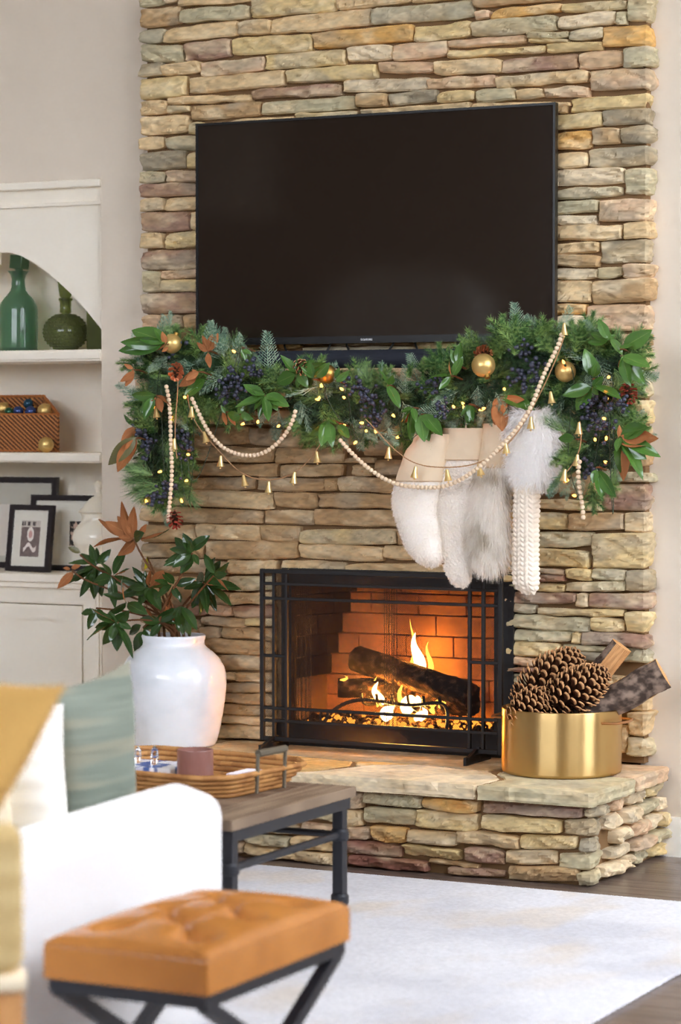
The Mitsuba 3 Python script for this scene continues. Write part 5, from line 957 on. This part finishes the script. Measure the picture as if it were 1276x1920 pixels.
def coil_col(p, n, uv):
    s = cell_rand(dr.floor(uv.x), dr.floor(uv.y)); a = smoothstep(.0, .12, dr.abs(uv.x - dr.floor(uv.x) - .5) * 2) 
    return mix(lin(138, 84, 44), lin(214, 162, 98), .35 * s + .65 * fbm(uv.x * 1.3, uv.y, p.z * 60, 2))
mat('rattan_coil', proc(coil_col), 0.55, 0.35)
mat('horn_handle', (96, 88, 74), 0.4, 0.5)
tr = thing('serving_tray', 'coiled rattan serving tray with cut corners on the plank table', 'tray')
TC, TR = np.array([.285, -1.945]), math.radians(-6)
def octo(hx, hy, c=.07): return np.array([(-hx + c, -hy), (hx - c, -hy), (hx, -hy + c), (hx, hy - c), (hx - c, hy), (-hx + c, hy), (-hx, hy - c), (-hx, -hy + c)])
def loc(P):
    P = np.asarray(P, float); c, s = math.cos(TR), math.sin(TR); return np.column_stack([TC[0] + P[:, 0] * c - P[:, 1] * s, TC[1] + P[:, 0] * s + P[:, 1] * c])
put('bottom', prism(Polygon(loc(octo(.285, .205))), TZ + .001, TZ + .010), 'rattan_coil', tr)
for k in range(5):
    o = octo(.29 + .011 * k, .21 + .011 * k, .075); P = []
    for i in range(8):
        a, b_ = o[i], o[(i + 1) % 8]
        for f in np.linspace(.06, .94, 6): P.append(a + (b_ - a) * f)
    P = loc(P); Q = np.column_stack([P, np.full(len(P), TZ + .010 + .0145 * k)]); Q = np.vstack([Q, Q[:2]])
    m = tube(Q, .0082, 8, False); d = np.repeat(np.concatenate([[0], np.cumsum(np.linalg.norm(np.diff(Q, axis=0), axis=1))]), 8) * 24
    put('coil', m, 'rattan_coil', tr, smooth=True, uv=np.column_stack([d, np.full(len(d), k * 7.3)]))
for s in (1, -1):
    hx = .338 * s
    hb = put('handle', tube(np.column_stack([loc([(hx, -.07), (hx, .07)]), [TZ + .125, TZ + .125]]), .011, 10), 'horn_handle', tr)
    for y in (-.07, .07):
        p = np.column_stack([loc([(hx - .005 * s, y), (hx, y)]), [TZ + .01, TZ + .125]]); put('strap', tube(p, .006, 6), 'horn_handle', hb)
def tp(x, y): return loc([(x, y)])[0]
mat('smoky_glass', (140, 100, 92), 0.15, 0.5); mat('candle_wax', (212, 196, 178), .6, .3); mat('blue_print', proc(lambda p, n, uv: mix(lin(228, 230, 236), lin(70, 98, 160), smoothstep(.48, .56, fbm(p.x * 26, p.y * 26, 0, 3)))), .4, .4); mat('paper_white', (236, 232, 238), .8, .2)
scene['clear_glass'] = {'type': 'dielectric', 'int_ior': 1.5}
k = thing('candle_jar', 'smoky brown candle jar standing in the rattan tray', 'candle'); c = (*tp(.05, .02), TZ + .0105)
put('glass', lathe([(0, 0), (.05, 0), (.054, .006), (.054, .096), (.052, .099), (.049, .097), (.049, .012), (0, .012)], 48, c), 'smoky_glass', k, smooth=45)
put('wax', lathe([(0, .012), (.048, .012), (.048, .075), (0, .077)], 40, c), 'candle_wax', k)
whole('patterned_book', bx(.0, .0, TZ + .0105, .24, .17, TZ + .045, .004).apply_transform(trimesh.transformations.translation_matrix([*tp(-.27, -.02), 0])), 'blue_print', 'blue and white patterned book lying in the rattan tray', 'book')
whole('note_cards', bx(.0, .0, TZ + .0105, .12, .13, TZ + .04, .003).apply_transform(trimesh.transformations.translation_matrix([*tp(.14, .05), 0])), 'paper_white', 'small stack of white cards at the handle end of the tray', 'cards')
for (x, y), h, r, lb in (((-.20, .07), .055, .012, 'clear glass crystal point on the patterned book, first beyond the sage pillow'), ((-.13, .06), .062, .015, 'largest clear glass crystal point on the patterned book'), ((-.05, .08), .045, .008, 'smallest glass crystal point, closest to the candle jar')):
    p = tp(x, y); whole('glass_crystal', lathe([(0, 0), (r * .8, 0), (r, h * .3), (r * .8, h * .7), (0, h)], 6, (*p, TZ + .0455)), 'clear_glass', lb, 'crystal', 'glass crystals in the tray', smooth=False)

# ---------------------------------------------------------------- sofa, cushions
mat('white_linen', (225, 225, 226), 0.9, 0.15, sheen=.2, bump=proc(lambda p, n, uv: fbm(p.x * 300, p.y * 300, p.z * 300, 2) * .0008))
so = thing('sofa', 'white upholstered sofa with a thick rounded arm turned toward the fire', 'sofa')
def arm(x0, x1):
    a = np.linspace(0, np.pi, 13); s = []
    for y, z, r in ((-4.00, .56, .04), (-3.14, .575, .055)):
        for x in (x0 + r, x1 - r):
            s.append(m3.Manifold.sphere(r, 20).translate((x, y, z - .0))); s.append(m3.Manifold.sphere(r, 20).translate((x, y, .12)))
        s.append(m3.Manifold.sphere(.06, 20).translate(((x0 + x1) / 2, y - .0, z - .005 + (r - .04) * 1.2)))
    return man(m3.Manifold.batch_hull(s))
put('arm', arm(.86, 1.10), 'white_linen', so, smooth=True); put('arm', arm(-1.34, -1.10), 'white_linen', so, smooth=True)
put('base', bx(-1.12, -4.02, .10, .88, -3.16, .30, .03), 'white_linen', so, smooth=True)
for i in range(2): put('seat_cushion', bx(-1.09 + .978 * i, -3.72, .30, -1.09 + .978 * (i + 1) - .005, -3.12, .44, .05), 'white_linen', so, smooth=True)
put('back', bx(-1.12, -4.04, .10, .88, -3.74, .80, .06), 'white_linen', so, smooth=True)
for x in (-1.25, .98):
    for y in (-3.95, -3.2): put('leg', lathe([(0, .013), (.018, .013), (.026, .085), (0, .085)], 14, (x, y, 0)), 'weathered_wood', so)
def pillow(o, a, b_, t, seed=0, n=26):
    """a stuffed cushion: corner o, edges a and b_, thickness t"""
    o, a, b_ = (np.array(v, float) for v in (o, a, b_)); nn = np.cross(a, b_); nn /= np.linalg.norm(nn)
    u = np.linspace(-1, 1, n + 1); U, V = np.meshgrid(u, u, indexing='ij')
    pin = 1 - .055 * (1 - V ** 2) * np.abs(U) ** 3; pin2 = 1 - .055 * (1 - U ** 2) * np.abs(V) ** 3
    P = o + (a / 2) * (1 + (U * pin))[..., None] + (b_ / 2) * (1 + (V * pin2))[..., None]
    th = t / 2 * np.clip((1 - np.abs(U) ** 2.6) * (1 - np.abs(V) ** 2.6), 0, 1) ** .55
    th = th * (1 + .25 * (meshkit.fbm(np.stack([U * 2 + seed, V * 2, U * 0], -1), 2) - .5)) + .002
    A = P + nn * th[..., None]; B_ = P - nn * th[..., None]; m_ = (n + 1) ** 2
    idx = np.arange(m_).reshape(n + 1, n + 1); q = np.stack([idx[:-1, :-1], idx[1:, :-1], idx[1:, 1:], idx[:-1, 1:]], -1).reshape(-1, 4); f = np.vstack([q[:, [0, 1, 2]], q[:, [0, 2, 3]]])
    rim = np.concatenate([idx[:, 0], idx[-1, 1:], idx[-2::-1, -1], idx[0, -2:0:-1]]); rk = np.roll(rim, -1)
    F = np.vstack([f, f[:, ::-1] + m_, np.stack([rim, rk + m_, rk], 1), np.stack([rim, rim + m_, rk + m_], 1)])
    m = trimesh.Trimesh(np.vstack([A.reshape(-1, 3), B_.reshape(-1, 3)]), F, process=False); m.merge_vertices(); return m
def sage_col(p, n, uv):
    a = fbm(p.y * 3, p.z * 60, p.x * 3, 3); b = smoothstep(.5, .7, fbm(p.y * 2 + 5, p.z * 26, 1.0, 2)); return mix(mix(lin(102, 112, 102), lin(146, 153, 141), a), lin(178, 166, 142), .35 * b)
mat('sage_fabric', proc(sage_col), 0.95, 0.1); mat('ochre_fabric', (190, 150, 88), 0.95, 0.1); mat('cream_fabric', (232, 218, 190), .95, .1)
mat('cream_textile', (246, 243, 236), .95, .1, bump=proc(lambda p, n, uv: dr.sin(p.z * 120) * .002))
whole('throw_pillow', pillow([.785, -3.355, .44], [.02, .30, .045], [.005, -.02, .45], .11, 1), 'sage_fabric', 'sage green striped throw pillow leaning inside the sofa arm, next to the tray', 'pillow', smooth=True)
whole('throw_pillow', pillow([.44, -3.475, .44], [.44, .04, 0], [0, -.05, .43], .16, 2), 'cream_textile', 'white throw pillow between the sage one and the ochre one', 'pillow', smooth=True)
whole('throw_pillow', pillow([.40, -3.62, .44], [.43, .03, 0], [0, -.06, .41], .15, 3), 'cream_fabric', 'cream throw pillow partly hidden behind the ochre pillow', 'pillow', smooth=True)
e1 = np.array([-.30, .17, -.01]); e2 = np.array([-.075, -.24, -.31])
whole('throw_pillow', pillow(np.array([1.785, -4.876, 1.08]), e1 * 1.2, e2 * 1.2, .10, 4), 'ochre_fabric', 'ochre yellow throw pillow tilted above the gold woven chair back', 'pillow', smooth=True)
def chair_col(p, n, uv):
    a = fbm(p.x * 6, p.y * 6, p.z * 40, 3); return mix(lin(176, 146, 92), lin(222, 200, 150), a)
mat('gold_weave', proc(chair_col), .95, .1); mat('cane', (206, 152, 98), .6, .3)
ac = thing('accent_chair', 'gold woven accent chair with a cane lower panel at the edge of the view', 'armchair')
A = trimesh.transformations.translation_matrix([1.812, -5.045, 0]) @ trimesh.transformations.rotation_matrix(math.radians(215), [0, 0, 1])
for nm, m, b in (('back', bx(0, -.07, .62, .62, .0, .868, .03), 'gold_weave'), ('rail', bx(-.004, -.08, .595, .62, .004, .622, .008), 'cream_fabric'), ('cane_panel', bx(.02, -.06, .30, .60, -.02, .596), 'cane'), ('seat', bx(.02, -.62, .30, .60, -.06, .42, .04), 'gold_weave'),
        ('leg', bx(.0, -.07, .013, .04, -.01, .60, .006), 'cane'), ('leg', bx(.58, -.07, .013, .62, -.01, .60, .006), 'cane'), ('leg', bx(.0, -.62, .013, .04, -.57, .32, .006), 'cane'), ('leg', bx(.58, -.62, .013, .62, -.57, .32, .006), 'cane')):
    m.apply_transform(A); put(nm, m, b, ac, smooth=True if b == 'gold_weave' else 30)

# ---------------------------------------------------------------- leather ottoman
def leather_col(p, n, uv):
    a = fbm(p.x * 7, p.y * 7, p.z * 7, 3); return mix(lin(160, 98, 42), lin(202, 136, 66), a)
mat('tan_leather', proc(leather_col), 0.27, 0.5, bump=proc(lambda p, n, uv: fbm(p.x * 120, p.y * 120, p.z * 120, 2) * .0012))
ot = thing('ottoman', 'tan leather ottoman with a button-tufted top on crossed black iron legs', 'ottoman')
ox0, ox1, oy0, oy1, oz0, oz1 = 1.225, 1.605, -4.085, -3.455, .374, .462
nx, ny = 48, 78; gx, gy = np.meshgrid(np.linspace(0, 1, nx), np.linspace(0, 1, ny), indexing='ij')
h = np.full_like(gx, oz1); W_x, W_y = ox1 - ox0, oy1 - oy0
tuf = [(a, b_) for b_ in (.18, .5, .82) for a in (.24, .76)] + [(.5, .34), (.5, .66)]
dmin = np.min([np.hypot((gx - a) * W_x, (gy - b_) * W_y) for a, b_ in tuf], axis=0)
h = h + .032 * np.sin(np.pi * gx) ** .6 * np.sin(np.pi * gy) ** .6 - .056 * np.exp(-(dmin / .034) ** 2)
for a, b_ in tuf:                               # pleats running to the neighbouring buttons
    for c, d in tuf:
        L = math.hypot((a - c) * W_x, (b_ - d) * W_y)
        if 0 < L < .19 and (a, b_) < (c, d):
            ux, uy = (c - a) * W_x / L, (d - b_) * W_y / L; qx, qy = (gx - a) * W_x, (gy - b_) * W_y; t_ = qx * ux + qy * uy; s_ = np.abs(qx * uy - qy * ux)
            h = h - .024 * np.exp(-(s_ / .011) ** 2) * ((t_ > 0) & (t_ < L))
edge = np.minimum(np.minimum(gx * W_x, (1 - gx) * W_x), np.minimum(gy * W_y, (1 - gy) * W_y)); h = h - .012 * np.exp(-edge / .006)
V = np.stack([ox0 + gx * W_x, oy0 + gy * W_y, h], -1).reshape(-1, 3); idx = np.arange(nx * ny).reshape(nx, ny); q = np.stack([idx[:-1, :-1], idx[1:, :-1], idx[1:, 1:], idx[:-1, 1:]], -1).reshape(-1, 4)
rim = np.concatenate([idx[:, 0], idx[-1, 1:], idx[-2::-1, -1], idx[0, -2:0:-1]]); B1 = V[rim].copy(); ctr = np.array([(ox0 + ox1) / 2, (oy0 + oy1) / 2, 0])
B1[:, :2] += np.sign(B1[:, :2] - ctr[:2]) * .004 * (np.abs(B1[:, :2] - ctr[:2]) > np.array([W_x, W_y]) / 2 - .01); B1[:, 2] = oz1 - .02; B2 = B1.copy(); B2[:, 2] = oz0 + .004
off = len(V); nr_ = len(rim); V = np.vstack([V, B1, B2]); a = np.arange(nr_); k2 = np.roll(a, -1)
F = np.vstack([q[:, [0, 1, 2]], q[:, [0, 2, 3]], np.stack([rim, off + a, off + k2], 1), np.stack([rim, off + k2, rim[k2]], 1), np.stack([off + a, off + nr_ + a, off + nr_ + k2], 1), np.stack([off + a, off + nr_ + k2, off + k2], 1)])
m = trimesh.Trimesh(V, F, process=False); m.fix_normals(); put('seat', m, 'tan_leather', ot, smooth=50)
put('piping', tube([[ox0, oy0, oz1 - .012], [ox1, oy0, oz1 - .012], [ox1, oy1, oz1 - .012], [ox0, oy1, oz1 - .012], [ox0, oy0, oz1 - .012]], .004, 6), 'tan_leather', ot)
put('piping', tube([[ox0, oy0, oz0 + .008], [ox1, oy0, oz0 + .008], [ox1, oy1, oz0 + .008], [ox0, oy1, oz0 + .008], [ox0, oy0, oz0 + .008]], .004, 6), 'tan_leather', ot)
for a, b_ in tuf:
    s = trimesh.creation.icosphere(2, .007); s.vertices[:, 2] *= .5; s.apply_translation([ox0 + a * W_x, oy0 + b_ * W_y, oz1 - .012]); put('button', s, 'tan_leather', ot, smooth=True)
put('rail', cat([bx(ox0 + .004, oy0 + .004, oz0 - .026, ox1 - .004, oy0 + .03, oz0 + .004), bx(ox0 + .004, oy1 - .03, oz0 - .026, ox1 - .004, oy1 - .004, oz0 + .004), bx(ox0 + .004, oy0 + .03, oz0 - .026, ox0 + .03, oy1 - .03, oz0 + .004), bx(ox1 - .03, oy0 + .03, oz0 - .026, ox1 - .004, oy1 - .03, oz0 + .004)]), 'iron', ot)
for x in (ox0 + .018, ox1 - .018):
    put('leg', bar([x, oy0 + .02, oz0 - .02], [x, oy1 - .03, .028], .028), 'iron', ot); put('leg', bar([x, oy1 - .02, oz0 - .02], [x, oy0 + .03, .028], .028), 'iron', ot)
    put('foot_rail', bx(x - .013, oy0 + .01, .013, x + .013, oy1 - .01, .036), 'iron', ot)
# unseen pale shapes added across the room for the television's dark glass to mirror
arm_ = thing('arched_armoire', 'made-up tall cream armoire with an arched top, added for the television reflection', 'armoire')
ap = [(-5.35, .05), (-4.0, .05), (-4.0, 2.45)] + [(-4.675 + .675 * math.cos(t), 2.45 + .30 * math.sin(t)) for t in np.linspace(.1, np.pi - .1, 16)] + [(-5.35, 2.45)]
put('body', extr(Polygon(ap), YB + .01, YB + .55), 'trim_paint', arm_)
for x in (-5.30, -4.66): put('door', bx(x, YB + .55, .2, x + .61, YB + .575, 2.4, .004), 'trim_paint', arm_)
pan = thing('wall_panel', 'made-up white square panel high on the far wall, added for the television reflection', 'panel')
put('board', bx(-6.72, YB + .005, 3.3, -6.06, YB + .03, 4.1, .004), 'trim_paint', pan)
put('frame', cat([bx(-6.76, YB + .005, 3.26, -6.72, YB + .045, 4.14), bx(-6.06, YB + .005, 3.26, -6.02, YB + .045, 4.14), bx(-6.72, YB + .005, 4.1, -6.06, YB + .045, 4.14), bx(-6.72, YB + .005, 3.26, -6.06, YB + .045, 3.3)]), 'trim_paint', pan)
